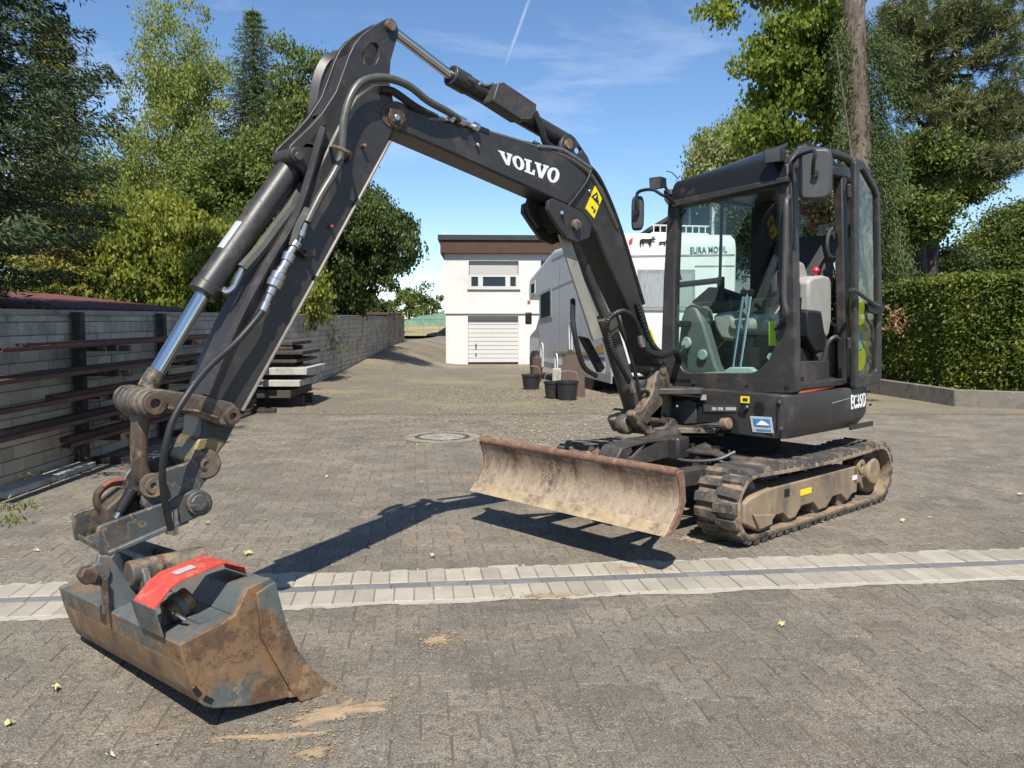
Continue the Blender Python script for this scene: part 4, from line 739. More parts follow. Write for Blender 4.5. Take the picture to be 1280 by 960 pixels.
# --- fallen leaves and weeds
LM = [M('dry_leaf', (.36, .28, .13), .8, 0, .3, 30, island=.3), M('yellow_leaf', (.46, .4, .14), .7, 0, .2, 30), M('pale_leaf', (.55, .45, .28), .8, 0, .2, 30)]
m = 9000; P = np.stack([RNG.normal(.4, 1.5, m), RNG.uniform(9.0, 17.5, m), np.zeros(m)], 1); P = P[(P[:, 0] > -4) & (P[:, 0] < 4.5)]; P2 = np.stack([RNG.uniform(-4.2, 6, 600), RNG.uniform(4.8, 16, 600), np.zeros(600)], 1); P = np.concatenate([P, P2]); P[:, 2] = hz(P[:, 0], P[:, 1]) + .012
n = len(P); a = RNG.random(n) * 6.28; D = np.stack([np.cos(a), np.sin(a), RNG.normal(0, .18, n)], 1); S = np.stack([-np.sin(a), np.cos(a), RNG.normal(0, .18, n)], 1); L_ = RNG.uniform(.006, .02, (n, 1))
V = np.stack([P - D * L_, P + S * L_ * .6, P + D * L_, P - S * L_ * .6], 1).reshape(-1, 3); V[:, 2] = np.maximum(V[:, 2], hz(V[:, 0], V[:, 1]) + .004)
put('leaf_litter', rawmesh('leaf_litter', V, np.arange(n * 4).reshape(-1, 4)), LM[0], kind='stuff', label='scattered small yellow leaves on the paving behind the blade', cat='leaves')
lob = [(1, 0), (.45, .18), (.5, .62), (.12, .4), (-.2, .8), (-.35, .3), (-.85, .35), (-.65, 0), (-.85, -.35), (-.35, -.3), (-.2, -.8), (.12, -.4), (.5, -.62), (.45, -.18)]
def leaf(px, py, r, mt, lab, seed):
    r *= .8; rg = random.Random(seed); c = G(px, py); a = rg.random() * 6.28; n = len(lob); b = MB(); vs = [c + np.array([0, 0, .02])]
    for x, y in lob: x, y = x * rg.uniform(.8, 1.1), y * rg.uniform(.7, 1.1); vs.append(c + np.array([(x * math.cos(a) - y * math.sin(a)) * r, (x * math.sin(a) + y * math.cos(a)) * r, .006 + rg.uniform(0, .022)]))
    b.add(vs, [(0, 1 + i, 1 + (i + 1) % n) for i in range(n)]).out('fallen_leaf', LM[mt], ang=80, label=lab, cat='leaf', group='fallen leaves')
for j, (px, py, r, mt, lb) in enumerate(((69, 864, .035, 2, 'curled pale leaf left of the bucket shadow'), (12, 908, .025, 1, 'small yellow leaf at the lower left corner'), (138, 948, .022, 2, 'brown leaf at the bottom edge, left'), (977, 783, .032, 1, 'bright yellow leaf alone on the near paving'), (259, 656, .035, 1, 'yellow leaf right of the hitch pin'), (310, 694, .04, 1, 'yellow leaf just behind the red guard'), (1275, 620, .04, 2, 'pale leaf at the far right by the track'), (408, 597, .04, 1, 'yellow leaf near the shadow, mid yard'), (1128, 653, .03, 2, 'brownish leaf behind the near track'), (540, 697, .03, 1, 'yellow leaf just above the drainage strip'), (545, 640, .03, 1, 'yellow leaf under the boom shadow'), (97, 655, .03, 2, 'pale leaf left of the hitch'), (46, 690, .03, 2, 'pale leaf left edge above the strip'))): leaf(px, py, r, mt, lb, j)
def weed(px, py, r, n, lab):
    c = G(px, py); P = c + np.stack([RNG.normal(0, r, n), RNG.normal(0, r, n), np.abs(RNG.normal(0, r * .4, n))], 1); t = thing('weed', c, lab, 'plant', 'weeds in the paving'); put('leaves', leaves(P, .045, .3, org=c, up=.1, dirs=np.tile([0, 0, .9], (n, 1)) + rnd(n) * .6), LF['mid'], t)
weed(355, 503, .14, 260, 'green weed tuft at the foot of the board stack'); weed(22, 636, .07, 70, 'green weed tuft in the joints at the left edge'); weed(50, 604, .1, 60, 'low weed in the shade at the wall foot'); weed(8, 655, .06, 50, 'tiny weed at the left edge of the paving'); weed(382, 497, .1, 60, 'small weed right of the board stack')
# ================================================================ EXCAVATOR
MF = np.array([-.736, -.677, 0]); MF /= np.linalg.norm(MF); ML = np.array([-MF[1], MF[0], 0]); UZ = np.array([0, 0, 1.]); M0 = np.array([1.604, 6.216, 0])
def MW(a, b, z): return M0 + MF * a + ML * b + UZ * z
MAX = (MF, ML, UZ)
def onA(px, py, a): return onplane(px, py, MW(a, 0, 0), MF)
def onB(px, py, b): return onplane(px, py, MW(0, b, 0), ML)
B0 = MW(.8, -.2, 0); BA = math.radians(44.5); BD = np.array([-math.cos(BA), -math.sin(BA), 0]); BN = np.array([-BD[1], BD[0], 0])
def BW(t, s, z): return B0 + BD * t + BN * s + UZ * z
def bp(px, py, s): return onplane(px, py, B0 + BN * s, BN)
exc = thing('excavator', M0, 'dark grey compact tracked excavator with raised arm and tilting bucket', 'excavator')
def bprism(name, pts, s1, s0, mat, parent=None, holes=(), bevel=.006, tr=None):
    tr = s1 if tr is None else tr; sh_ = BN * (s1 - tr)   # tr: the plane the outline was measured on
    return MB().prism([bp(x, y, tr) + sh_ for x, y in pts], BN * (s0 - s1), tuple([bp(x, y, tr) + sh_ for x, y in h] for h in holes)).out(name, X[mat], parent or exc, bevel)
def pin(px, py, s1, s0, r, mat, parent, name='pin', n=20, bevel=.004):
    c = bp(px, py, s1); return MB().cyl(c, c + BN * (s0 - s1), r, n=n).out(name, X[mat], parent, bevel)
def circ(px, py, r, n=16, a0=0, a1=360): return [(px + r * math.cos(math.radians(a0 + (a1 - a0) * i / n)), py + r * math.sin(math.radians(a0 + (a1 - a0) * i / n))) for i in range(n + (a1 - a0 < 360))]

# ---- tracks
CF, CRr, RO = (.875, .245), (-.865, .238), .215
def track(b0, b1, near):
    tp = []
    for i in range(13): q = math.radians(90 - 180 * i / 12); tp.append((CF[0] + RO * math.cos(q), CF[1] + RO * math.sin(q)))
    for i in range(1, 10): f = i / 10; tp.append((CF[0] + (CRr[0] - CF[0]) * f, CF[1] - RO + (CRr[1] - CF[1]) * f))
    for i in range(13): q = math.radians(-90 - 180 * i / 12); tp.append((CRr[0] + RO * math.cos(q), CRr[1] + RO * math.sin(q)))
    for i in range(1, 12): f = i / 12; tp.append((CRr[0] + (CF[0] - CRr[0]) * f, CRr[1] + RO + (CF[1] - CRr[1]) * f - .022 * math.sin(math.pi * f)))
    T = np.array(tp); n = len(T); tan = np.roll(T, -1, 0) - np.roll(T, 1, 0); tan /= np.linalg.norm(tan, axis=1)[:, None]; nor = np.stack([-tan[:, 1], tan[:, 0]], 1)
    cen = T.mean(0); nor *= np.sign(((T - cen) * nor).sum(1))[:, None]; th = .034
    vs = []
    for i in range(n):
        o, inn = T[i], T[i] - nor[i] * th
        for (p, b) in ((o, b0 + .012), (o, b1 - .012), (T[i] - nor[i] * .012, b1), (inn, b1), (inn, b0), (T[i] - nor[i] * .012, b0)): vs.append(MW(p[0], b, p[1]))
    fs = [(i * 6 + j, i * 6 + (j + 1) % 6, ((i + 1) % n) * 6 + (j + 1) % 6, ((i + 1) % n) * 6 + j) for i in range(n) for j in range(6)]
    tr = MB().add(vs, fs).out('track', X['rubber'], exc, ang=50)
    # lugs on the belt, in two staggered columns
    lug = MB(); hx, hy = .034, (b1 - b0) / 4 + .006
    lug.add([(-hx, -hy, -.006), (hx, -hy, -.006), (hx, hy, -.006), (-hx, hy, -.006), (-hx * .72, -hy * .93, .026), (hx * .72, -hy * .93, .026), (hx * .72, hy * .93, .026), (-hx * .72, hy * .93, .026)], [(0, 3, 2, 1), (4, 5, 6, 7), (0, 1, 5, 4), (1, 2, 6, 5), (2, 3, 7, 6), (3, 0, 4, 7)])
    lm = lug.mesh('track_lug', smooth=False); lm.materials.append(X['rubber_lug'])
    cum = np.concatenate([[0], np.cumsum(np.linalg.norm(np.roll(T, -1, 0) - T, axis=1))]); per = cum[-1]; N_ = 52; from mathutils import Matrix
    Tc = np.vstack([T, T[:1]]); nc = np.vstack([nor, nor[:1]])
    for k in range(N_):
        for col in (0, 1):
            s = ((k + .5 * col) / N_) * per; i = int(np.searchsorted(cum, s) - 1); i = max(0, min(i, n - 1)); f = (s - cum[i]) / (cum[i + 1] - cum[i]); p = Tc[i] * (1 - f) + Tc[i + 1] * f; q = nc[i] * (1 - f) + nc[i + 1] * f; q /= np.linalg.norm(q)
            if not near and (p[0] < .3 or p[1] < .2): continue
            bb = b0 + (b1 - b0) * (.27 if col == 0 else .73); zz = Vector(MF * q[0] + UZ * q[1]); yy = Vector(ML); xx = yy.cross(zz)
            o = put('track_lug', lm, None, tr); R_ = Matrix((xx, yy, zz)).transposed().to_4x4(); o.matrix_local = Matrix.Translation(Vector(MW(p[0], bb, p[1]) - M0)) @ R_ @ Matrix.Rotation(random.uniform(-.07, .07), 4, 'Z') @ Matrix.Diagonal((random.uniform(.9, 1.1), 1, random.uniform(.65, 1.1), 1))
    bo = b1 - .03 if near else b0 + .03; sg = -1 if near else 1
    # frame with roller cut-outs, front recoil box, idler, motor, rollers
    fp = [(.66, .325), (-.52, .325), (-.55, .30), (-.55, .13), (-.47, .125), (-.40, .085), (-.30, .15), (-.18, .15), (-.09, .085), (.02, .085), (.10, .15), (.26, .15), (.34, .085), (.42, .085), (.5, .14), (.58, .14), (.66, .10)]
    fr_ = MB().prism([MW(a, bo, z) for a, z in fp], ML * sg * .16).out('track_frame', X['mudframe'], tr, .008)
    MB().prism([MW(a, bo - sg * .012, z) for a, z in ((.98, .15), (.98, .28), (.90, .305), (.665, .335), (.665, .12), (.72, .075), (.80, .07))], ML * sg * .13).out('recoil_housing', X['mudframe'], tr, .012)
    MB().prism([MW(a, bo - sg * .03, z) for a, z in ((.90, .20), (.67, .165), (.68, .10), (.83, .095))], ML * sg * .02).out('guide_plate', X['mudframe'], tr, .006)
    MB().cyl(MW(CF[0], bo + sg * .06, CF[1]), MW(CF[0], bo + sg * .2, CF[1]), .17, n=30).out('idler', X['cast'], tr, .01)
    MB().cyl(MW(CRr[0], bo + sg * .05, CRr[1]), MW(CRr[0], bo + sg * .2, CRr[1]), .165, n=30).out('sprocket', X['cast'], tr, .01)
    mo = MB(); mo.cyl(MW(CRr[0] + .05, bo - sg * .01, CRr[1] + .012), MW(CRr[0] + .05, bo + sg * .12, CRr[1] + .012), .1, n=28); mo.out('drive_motor', X['mudframe'], tr, .014)
    MB().ring(MW(-.60, bo - sg * .01, .315), MW(-.60, bo + sg * .03, .315), .052, .022).out('lifting_eye', X['mudframe'], tr, .004); MB().prism([MW(a, bo, z) for a, z in ((-.5, .32), (-.64, .28), (-.62, .2), (-.5, .2))], ML * sg * .03).out('eye_bracket', X['mudframe'], tr)
    for a in (-.36, .0, .38): MB().cyl(MW(a + .0, bo + sg * .03, .105), MW(a, bo + sg * .2, .105), .07, n=18).out('roller', X['cast'], tr)
    MB().cyl(MW(.12, bo + sg * .05, .40), MW(.12, bo + sg * .2, .40), .04, n=16).out('carrier_roller', X['cast'], tr); MB().box(MW(.12, bo + sg * .2, .36), (.06, .06, .12), MAX).out('roller_bracket', X['cast'], tr)
    if near:
        w = onB(985, 617, bo + .0015); d_ = .028
        MB().prism([onB(x, y, bo + .003) for x, y in ((981, 612), (987, 610.5), (987, 620), (981, 621.5))], -ML * .004).out('frame_slot', X['void'], tr)
        MB().prism([onB(x, y, bo + .003) for x, y in ((1001, 612.5), (1014.5, 609), (1014.5, 616), (1001, 620))], -ML * .004).out('warning_sticker', X['yellow'], tr)
        MB().prism([onB(x, y, bo + .003) for x, y in ((1066, 595), (1071.5, 593.5), (1071.5, 599), (1066, 600.5))], -ML * .004).out('white_mark', X['white'], tr)
    return tr
track(.5, .8, True); track(-.8, -.5, False)
uc = MB(); uc.box(MW(0, 0, .36), (.9, 1.02, .2), MAX); uc = uc.out('undercarriage', X['paint_dusty'], exc, .02)
for sg in (-1, 1):
    for aa in (.36, -.4): MB().box(MW(aa, sg * .42, .31), (.22, .36, .12), MAX).out('cross_leg', X['paint_dusty'], uc, .02)
MB().cyl(MW(0, 0, .44), MW(0, 0, .605), .40, n=40).out('slew_ring', X['void'], uc)
for k in range(3): MB().tube(smoothpath([MW(.42, .25 - .1 * k, .5), MW(.62, .30 - .08 * k, .52), MW(.7, .42 - .05 * k, .46), MW(.55, .5, .42)], 5), .014, 7).out('hydraulic_hose', X['hose_black'], uc)
MB().tube(smoothpath([MW(.78, -.05, .48), MW(.80, .2, .45), MW(.72, .4, .47), MW(.62, .48, .52)], 6), .012, 7).out('hydraulic_pipe', X['grey_plastic'], uc)
MB().prism([MW(.55, .46, .43), MW(.75, .40, .50), MW(.78, .2, .5), MW(.55, .2, .53)], UZ * .02).out('guard_plate', X['paint_dusty'], uc, .004)
for k, (a, b_) in enumerate(((.62, .36), (.66, .3), (.60, .43))): MB().prism([MW(a, b_, .40), MW(a + .05, b_ + .02, .40), MW(a + .02, b_, .53)], ML * .012).out('rib', X['paint_dusty'], uc)
# ---- dozer blade
def arc(n=14):
    o = []
    for i in range(n + 1): f = i / n; o.append((1.818 - .088 * f - .085 * math.sin(math.pi * min(1, f * 1.02)) * (1 - .15 * f), .235 + .335 * f))
    return o
pr = arc(); HB = .812
bl_ = MB().sheet([MW(a, HB, z) for a, z in pr], [MW(a, -HB, z) for a, z in pr], -MF * .018).out('dozer_blade', X['blade'], exc, .003)
MB().sheet([MW(a + .004, HB + .004, z) for a, z in ((1.822, .232), (1.790, .262), (1.772, .287))], [MW(a + .004, -HB - .004, z) for a, z in ((1.822, .232), (1.790, .262), (1.772, .287))], -MF * .014).out('cutting_edge', X['blade_edge'], bl_, .003)
MB().tube([MW(1.708, HB, .567), MW(1.708, -HB, .567)], .026, 14).out('top_tube', X['blade_top'], bl_)
for sg in (1, -1): MB().prism([MW(a, sg * HB, z) for a, z in [(p[0] - .002, p[1]) for p in pr] + [(1.668, .578), (1.655, .53), (1.64, .40), (1.70, .28), (1.775, .232)]], ML * sg * .014).out('end_plate', X['blade_top'], bl_, .003)
bb = MB(); bb.box(MW(1.63, 0, .40), (.06, 1.5, .12), MAX); bb.out('back_beam', X['paint_dusty'], bl_, .01)
for sg in (1, -1):
    MB().prism([MW(1.64, sg * .30, .34), MW(1.64, sg * .30, .46), MW(.45, sg * .30, .42), MW(.45, sg * .30, .31)], ML * sg * .1).out('push_arm', X['paint_dusty'], bl_, .012)
    MB().prism([MW(1.62, sg * .62, .36), MW(1.62, sg * .52, .36), MW(1.1, sg * .36, .36), MW(1.2, sg * .36, .36)], UZ * .05).out('brace', X['paint_dusty'], bl_, .006)
MB().box(MW(1.18, 0, .38), (.07, .62, .09), MAX).out('arm_crosspiece', X['paint_dusty'], bl_, .01)
cyl_ = MB().cyl(MW(.62, 0, .60), MW(1.30, 0, .50), .055, n=20).out('blade_cylinder', X['paint_dusty'], exc, .006); MB().cyl(MW(1.30, 0, .50), MW(1.62, 0, .455), .028, n=16).out('rod', X['chrome'], cyl_)
hood = [(1.36, .50), (1.30, .575), (1.05, .60), (.80, .585), (.80, .45), (1.36, .43)]
MB().prism([MW(a, .085, z) for a, z in hood], -ML * .17, ([MW(a, .085, z) for a, z in ((1.19, .51), (1.23, .51), (1.12, .57), (1.08, .57))],)).out('cylinder_guard', X['paint_dusty'], cyl_, .02)
MB().box(MW(.75, .02, .52), (.14, .3, .16), MAX).out('guard_bracket', X['paint'], cyl_, .02)
# ---- upper structure
plan = [(.45, .10), (.468, .60), (.455, .70), (.42, .752), (.36, .775), (-.50, .775), (-.64, .762), (-.755, .725), (-.85, .62), (-.93, .45), (-.97, .2), (-.98, 0), (-.97, -.2), (-.93, -.45), (-.85, -.62), (-.70, -.74), (-.5, -.775), (.2, -.775), (.32, -.72), (.34, -.5), (.30, -.42), (.18, -.40), (.18, .10)]
def lev(z, k, dz=0): return [MW(a * (k if a < 0 else 1) + (0), b * (1 - (1 - k) * .5), z) for a, b in plan]
n = len(plan); levels = [lev(.612, .90), lev(.66, .965), lev(.70, 1.0), lev(.88, 1.0), lev(.903, .985)]
ub = MB(); vs = [p for l_ in levels for p in l_]; fs = [(k * n + i, k * n + (i + 1) % n, (k + 1) * n + (i + 1) % n, (k + 1) * n + i) for k in range(len(levels) - 1) for i in range(n)] + [tuple(range(n))[::-1], tuple((len(levels) - 1) * n + i for i in range(n))]
fs = [f[::-1] for f in fs]
ub = ub.add(vs, fs).out('upper_body', X['paint'], exc, .008, ang=45)
SB = .7752
def side_rect_m(name, pts, mat, b=SB, th=.003, parent=None): return MB().prism([onB(x, y, b) for x, y in pts], ML * th).out(name, X[mat], parent or ub)
def front_rect_m(name, pts, mat, a=.4685, th=.004, parent=None, bevel=0): return MB().prism([onA(x, y, a) for x, y in pts], MF * th).out(name, X[mat], parent or ub, bevel)
p1, p2 = onB(1063.5, 511.5, SB + .002), onB(1081.5, 507.5, SB + .002); text('EC35D', 'lettering', p1, p2, .106, X['white'], ub, .002, .016)
for (x, y) in ((1084, 489), (1086, 505)): side_rect_m('vent_slot', [(x, y), (x + 3.5, y - .8), (x + 3.5, y + 1.6), (x, y + 2.4)], 'void')
front_rect_m('badge_plate', [(937.5, 520), (964.5, 521.5), (967.5, 541.5), (941, 540)], 'label', bevel=.001)
front_rect_m('badge_blue', [(941.5, 523), (962, 524.2), (963.5, 532.5), (943.5, 531.5)], 'blue', .474); front_rect_m('badge_peak', [(945, 531), (951.5, 525.6), (956, 527.5), (962, 532)], 'white', .4785, .002)
front_rect_m('badge_line', [(945.5, 536), (963.5, 537), (963.8, 539), (946, 538.2)], 'blue', .474, .002)
ys = front_rect_m('caution_sticker', [(926, 495), (937, 495.6), (937, 504), (926, 503.4)], 'yellow', .4685); front_rect_m('caution_mark', [(928.5, 497.5), (934.5, 497.8), (934.5, 501.5), (928.5, 501.2)], 'black', .473, .002)
for k in range(6): front_rect_m('vent_slot', [(942 + abs(k - 2.5) * .9, 502.5 + k * 2.9), (956 - abs(k - 2.5) * .9, 503 + k * 2.9), (956 - abs(k - 2.5) * .9, 504.3 + k * 2.9), (942 + abs(k - 2.5) * .9, 503.8 + k * 2.9)], 'void')
front_rect_m('latch', [(924, 511), (930, 506), (936, 511.5), (929, 517)], 'black', .4685, .012); MB().cyl(onA(931, 511, .48), onA(934, 508, .50), .008, n=8).out('latch_key', X['steel'], ub)
front_rect_m('name_plate', [(881, 506), (921, 507), (921, 515), (881, 514.5)], 'grey_plastic', .46, .006)
for j, (x0, x1) in enumerate(((890, 895.5), (897.5, 904), (907, 920))): front_rect_m('name_plate_mark', [(x0, 509), (x1, 509.2), (x1, 513), (x0, 512.8)], 'label', .4665, .002)
front_rect_m('small_label', [(876, 493), (883, 493.2), (883, 500), (876, 500)], 'label', .46, .004)
MB().tube([onA(972, 499, .475), onA(972, 541, .475)], .004, 6).out('panel_seam', X['void'], ub); MB().cyl(onA(974.5, 502, .46), onA(974.5, 502, .485), .012, n=12).out('bolt', X['grey_plastic'], ub); MB().cyl(onA(977, 535, .46), onA(977, 535, .48), .012, n=12).out('bolt', X['grey_plastic'], ub)
front_rect_m('cylinder_recess', [(872, 517), (913, 519), (921, 527), (924, 541), (872, 542)], 'void', .4685, .003)
MB().box(MW(.30, -.12, .73), (.28, .42, .22), MAX).out('front_box', X['void'], ub, .01); front_rect_m('grey_cover', [(841, 503), (862, 500), (871, 504), (871.5, 530), (841, 530)], 'grey_plastic', .445, .012, bevel=.003)
MB().cyl(onA(846.5, 507.5, .46), onA(846.5, 507.5, .462), .008, n=10).out('bolt', X['steel'], ub)
MB().prism([MW(.44, .12, .868), MW(.44, -.42, .868), MW(.72, -.34, .868), (MW(.78, -.2, .868)), MW(.72, -.06, .868), MW(.5, .12, .868)], UZ * .045).out('swing_bracket_top', X['paint_dusty'], ub, .008)
MB().prism([MW(.40, .18, .60), MW(.40, -.42, .60), MW(.74, -.34, .60), (MW(.80, -.2, .60)), MW(.74, -.06, .60), MW(.46, .24, .60)], UZ * .04).out('swing_bracket_bottom', X['cast'], ub, .008)
tl = MB(); tl.box(MW(-.86, .46, .60), (.16, .1, .05), MAX); tl.out('tail_foot', X['black'], ub)
MB().box(MW(-.64, -.05, 1.08), (.52, 1.2, .36), MAX).out('engine_hood', X['paint'], ub, .06); MB().box(MW(-.25, -.56, .99), (.7, .36, .18), MAX).out('side_hood', X['paint'], ub, .05)
MB().box(MW(-.6, .763, .617), (.36, .016, .035), MAX).out('side_flange', X['paint'], ub)
side_rect_m('scratch', [(1040, 503.6), (1062, 497.4), (1062, 497.9), (1040, 504.3)], 'label', SB, .001)
# ---- swing post
sp_ = bprism('swing_post', [(826, 458), (830, 455), (834, 459), (839, 479), (830, 489), (828, 521), (845, 523), (849, 528), (848.6, 542), (821, 545), (809, 543.5), (797, 531), (791.6, 519), (794, 514), (803, 512), (815, 493), (821, 467)], .135, .06, 'cast', None, ([(814, 529), (833, 529), (833, 537), (817, 538)],), .014)
bprism('post_plate', [(826, 458), (834, 458), (838, 480), (828, 521), (840, 545), (809, 543), (775, 540), (768, 524), (776, 513), (803, 512), (821, 467)], -.06, -.135, 'cast', sp_, (), .014)
pin(842, 533, .15, .05, .05, 'cast_brown', sp_, 'knuckle'); pin(809, 522, .142, -.14, .045, 'cast_brown', sp_, 'lower_pin'); pin(830, 462, .145, -.145, .035, 'cast', sp_, 'foot_pin')
MB().cyl(BW(-.27, 0, .58), BW(-.27, 0, .93), .09, n=24).out('swing_pin', X['cast'], sp_, .01); MB().box(BW(-.1, 0, .68), (.4, .16, .14), (BD, BN, UZ)).out('web', X['cast'], sp_, .03)
pin(789, 531, .05, -.05, .07, 'cast', sp_, 'foot_boss', 26, .02); 
r0_, r1_ = bp(846, 533.5, .145), onA(904, 530, .52); sc_ = MB().cyl(r0_, r1_, .021, n=16).out('swing_cylinder', X['chrome'], exc); MB().cyl(r1_ - (r1_ - r0_) * .03, r1_ + (r1_ - r0_) * .13, .042, n=22).out('gland', X['cast'], sc_, .006)
MB().prism([bp(851, 543, .1), bp(880, 541, .1) , onA(905, 542, .40), onA(905, 545, .40), bp(851, 546, .1)], -BN * .05).out('rod_tray', X['yellowgrease'], sc_)
X['hook_red'] = M('faded_red', (.28, .06, .045), .7, 0, .2, 9, ((MUD, 12, .5, .7),))
X['edge_highlight'] = M('edge_highlight', (.26, .235, .215), .45, .3, .2, 12)  # pale colour paints in the light highlight along the arm's lower edge
# ---- boom
BH = .092
boom_px = [(492, 129), (500, 127), (536, 143), (596, 160.5), (667, 182.5), (711, 195), (728, 203), (740, 214), (755, 236), (770.5, 270), (785, 317), (803, 379), (814, 418), (829, 449), (836, 460), (836, 470), (826, 470), (817, 453), (792, 397), (764, 337), (755, 316), (745, 289), (727, 265), (704, 254), (664, 236), (590, 203), (517, 171), (497, 164), (487, 155), (485, 140)]
boom = bprism('boom', boom_px, BH, -BH, 'paint', None, (), .012)
def band(px_pts, w, s1, s0, name, mat, parent, bevel=.003): # a plate running along a traced line
    P = [bp(x, y, s1) for x, y in px_pts]; nn = []
    for i in range(len(P)):
        d = P[min(i + 1, len(P) - 1)] - P[max(i - 1, 0)]; d /= np.linalg.norm(d); nn.append(np.cross(BN, d))
    return MB().sheet([p + q * w / 2 for p, q in zip(P, nn)], [p - q * w / 2 for p, q in zip(P, nn)], BN * (s0 - s1)).out(name, X[mat], parent, bevel)
band([(541, 147), (541, 169), (542, 181)], .012, BH + .002, BH - .01, 'weld_seam', 'paint', boom)
pin(497, 147, BH + .028, -BH - .028, .052, 'cast_brown', boom, 'end_boss'); c_ = bprism('pin_plate', [(487, 134), (503, 138), (508, 150), (502, 158), (490, 152)], BH + .034, BH + .02, 'cast_brown', boom); pin(497.5, 146.5, BH + .045, BH + .03, .016, 'steel', boom, 'grease_cap')
# lettering on the boom, cut as solid slab-serif letters
V_ = [(0, 1), (.52, 1), (.52, .86), (.43, .86), (.60, .34), (.77, .86), (.68, .86), (.68, 1), (1.13, 1), (1.13, .86), (1.05, .86), (.73, 0), (.43, 0), (.09, .86), (0, .86)]
L2 = [(0, 1), (.58, 1), (.58, .86), (.46, .86), (.46, .15), (.66, .15), (.76, .4), (.9, .4), (.87, 0), (0, 0), (0, .14), (.14, .14), (.14, .86), (0, .86)]
O_ = [(.5 + .5 * math.cos(i * math.pi / 12), .5 + .52 * math.sin(i * math.pi / 12)) for i in range(24)]; Oh = [(.5 + .2 * math.cos(i * math.pi / 12), .5 + .36 * math.sin(i * math.pi / 12)) for i in range(24)]
TL, TR, BL_, BR_ = (np.array(q, float) for q in ((622.5, 187.5), (701, 212.5), (626.5, 203.5), (696.5, 230.5))); adv = [(V_, None, 1.10), (O_, Oh, 1.03), (L2, None, .86), (V_, None, 1.10), (O_, Oh, 1.0)]; tot = sum(a[2] for a in adv); x0 = 0
for poly, hole, ad in adv:
    def mpq(q): u, v = (x0 + q[0]) / tot, q[1]; pxy = (BL_ * (1 - u) + BR_ * u) * (1 - v) + (TL * (1 - u) + TR * u) * v; return bp(pxy[0], pxy[1], BH + .0005)
    MB().prism([mpq(q) for q in poly], BN * .0018, ([mpq(q) for q in hole],) if hole else ()).out('letter', X['white'], boom, smooth=False); x0 += ad
st = bprism('warning_sticker', [(744.3, 231.5), (754.5, 243), (742.8, 273), (732, 260.6)], BH + .0025, BH, 'yellow', boom, (), 0)
bprism('warning_triangle', [(746.5, 240), (749, 254), (739, 246)], BH + .004, BH + .0028, 'black', st, ([(745.6, 243), (747, 250.5), (741.6, 246.3)],), 0); bprism('warning_bar', [(741.5, 246.5), (749.5, 256), (748.9, 257.2), (740.9, 247.6)], BH + .004, BH + .0028, 'black', st, (), 0)
bprism('warning_mark', [(744.5, 247.3), (746.5, 246), (746, 250.5), (744.2, 249.2)], BH + .004, BH + .0028, 'black', st, (), 0); bprism('warning_mark', [(740, 257), (742.5, 260), (741.5, 262), (739, 259)], BH + .004, BH + .0028, 'black', st, (), 0); bprism('warning_mark', [(743.5, 261), (745, 262.5), (743, 267), (741.5, 264.5)], BH + .004, BH + .0028, 'black', st, (), 0)
# bracket and boom cylinder
for s1, s0 in ((BH + .025, BH - .002), (-BH + .002, -BH - .025)): bprism('cylinder_bracket', [(686, 251), (692, 248), (727, 264), (740, 282), (737, 297), (722, 303), (709, 298), (697, 281), (685, 262)], s1, s0, 'paint', boom, (), .004, BH + .025)
MB().prism([bp(x, y, -BH + .03) for x, y in ((664, 240), (690, 250), (706, 280), (690, 283), (673, 285), (661, 266), (659, 258))], -BN * .028).out('bracket_far', X['paint'], boom, .004); MB().prism([bp(x, y, BH - .005) for x, y in ((692, 256), (722, 268), (728, 280), (712, 290), (700, 282))], -BN * (2 * BH - .04)).out('bracket_core', X['void'], boom, .004)
pin(722.5, 281, BH + .05, -BH - .03, .034, 'cast', boom, 'bracket_pin'); MB().cyl(bp(722.5, 281, BH + .05), bp(722.5, 281, BH + .055), .018, n=12).out('pin_bolt', X['grey_plastic'], boom)
bc0, bc1, bc2 = bp(712, 289, 0), bp(757, 398, 0), bp(795, 524, 0)
bcyl = MB().tube([bc1, bc2], .062, 22).out('boom_cylinder', X['paint_dusty'], exc, .008); MB().cyl(bc0, bc1, .034, n=18).out('rod', X['paint_dusty'], bcyl); MB().cyl(bc1 - (bc2 - bc1) * .02, bc1 + (bc2 - bc1) * .09, .07, n=22).out('gland', X['paint_dusty'], bcyl, .006)
X['guard'] = M('olive_grey_guard', (.33, .31, .255), .55, .2, .15, 9, (((.1, .085, .07), 6, .55, .75, .7),)); bprism('rod_guard', [(699, 293), (711, 291), (754.5, 423), (742, 426)], .062, .045, 'guard', bcyl, (), .004)
MB().tube(smoothpath([bp(716, 375, -.05), bp(717, 410, .06), bp(728, 455, .07), bp(745, 470, .08)], 6), .017, 8).out('hose', X['hose_black'], bcyl); bprism('hose_guard', [(727, 420), (737, 423), (757, 460), (751, 466)], -.02, -.06, 'black', bcyl)
def hose(pts, r, mat, parent=None, name='hose', n=8, sub=6): return MB().tube(smoothpath([bp(*p) for p in pts], sub), r, n).out(name, X[mat], parent or boom)
def corr(pts, r=.018, parent=None):  # ribbed protective hose
    P = smoothpath([bp(*p) for p in pts], 14); R = np.array([r * (1.1 if i % 2 else .92) for i in range(len(P))]); return MB().tube(P, R, 10).out('spiral_hose', X['hose_black'], parent or boom, ang=20)
corr([(764, 432, .06), (758, 418, .08), (761, 399, .12), (778, 389, .15), (792, 398, .15), (801, 418, .14), (806, 430, .13)]); corr([(760, 416, .09), (766, 438, .1), (776, 458, .1), (787, 478, .09)])
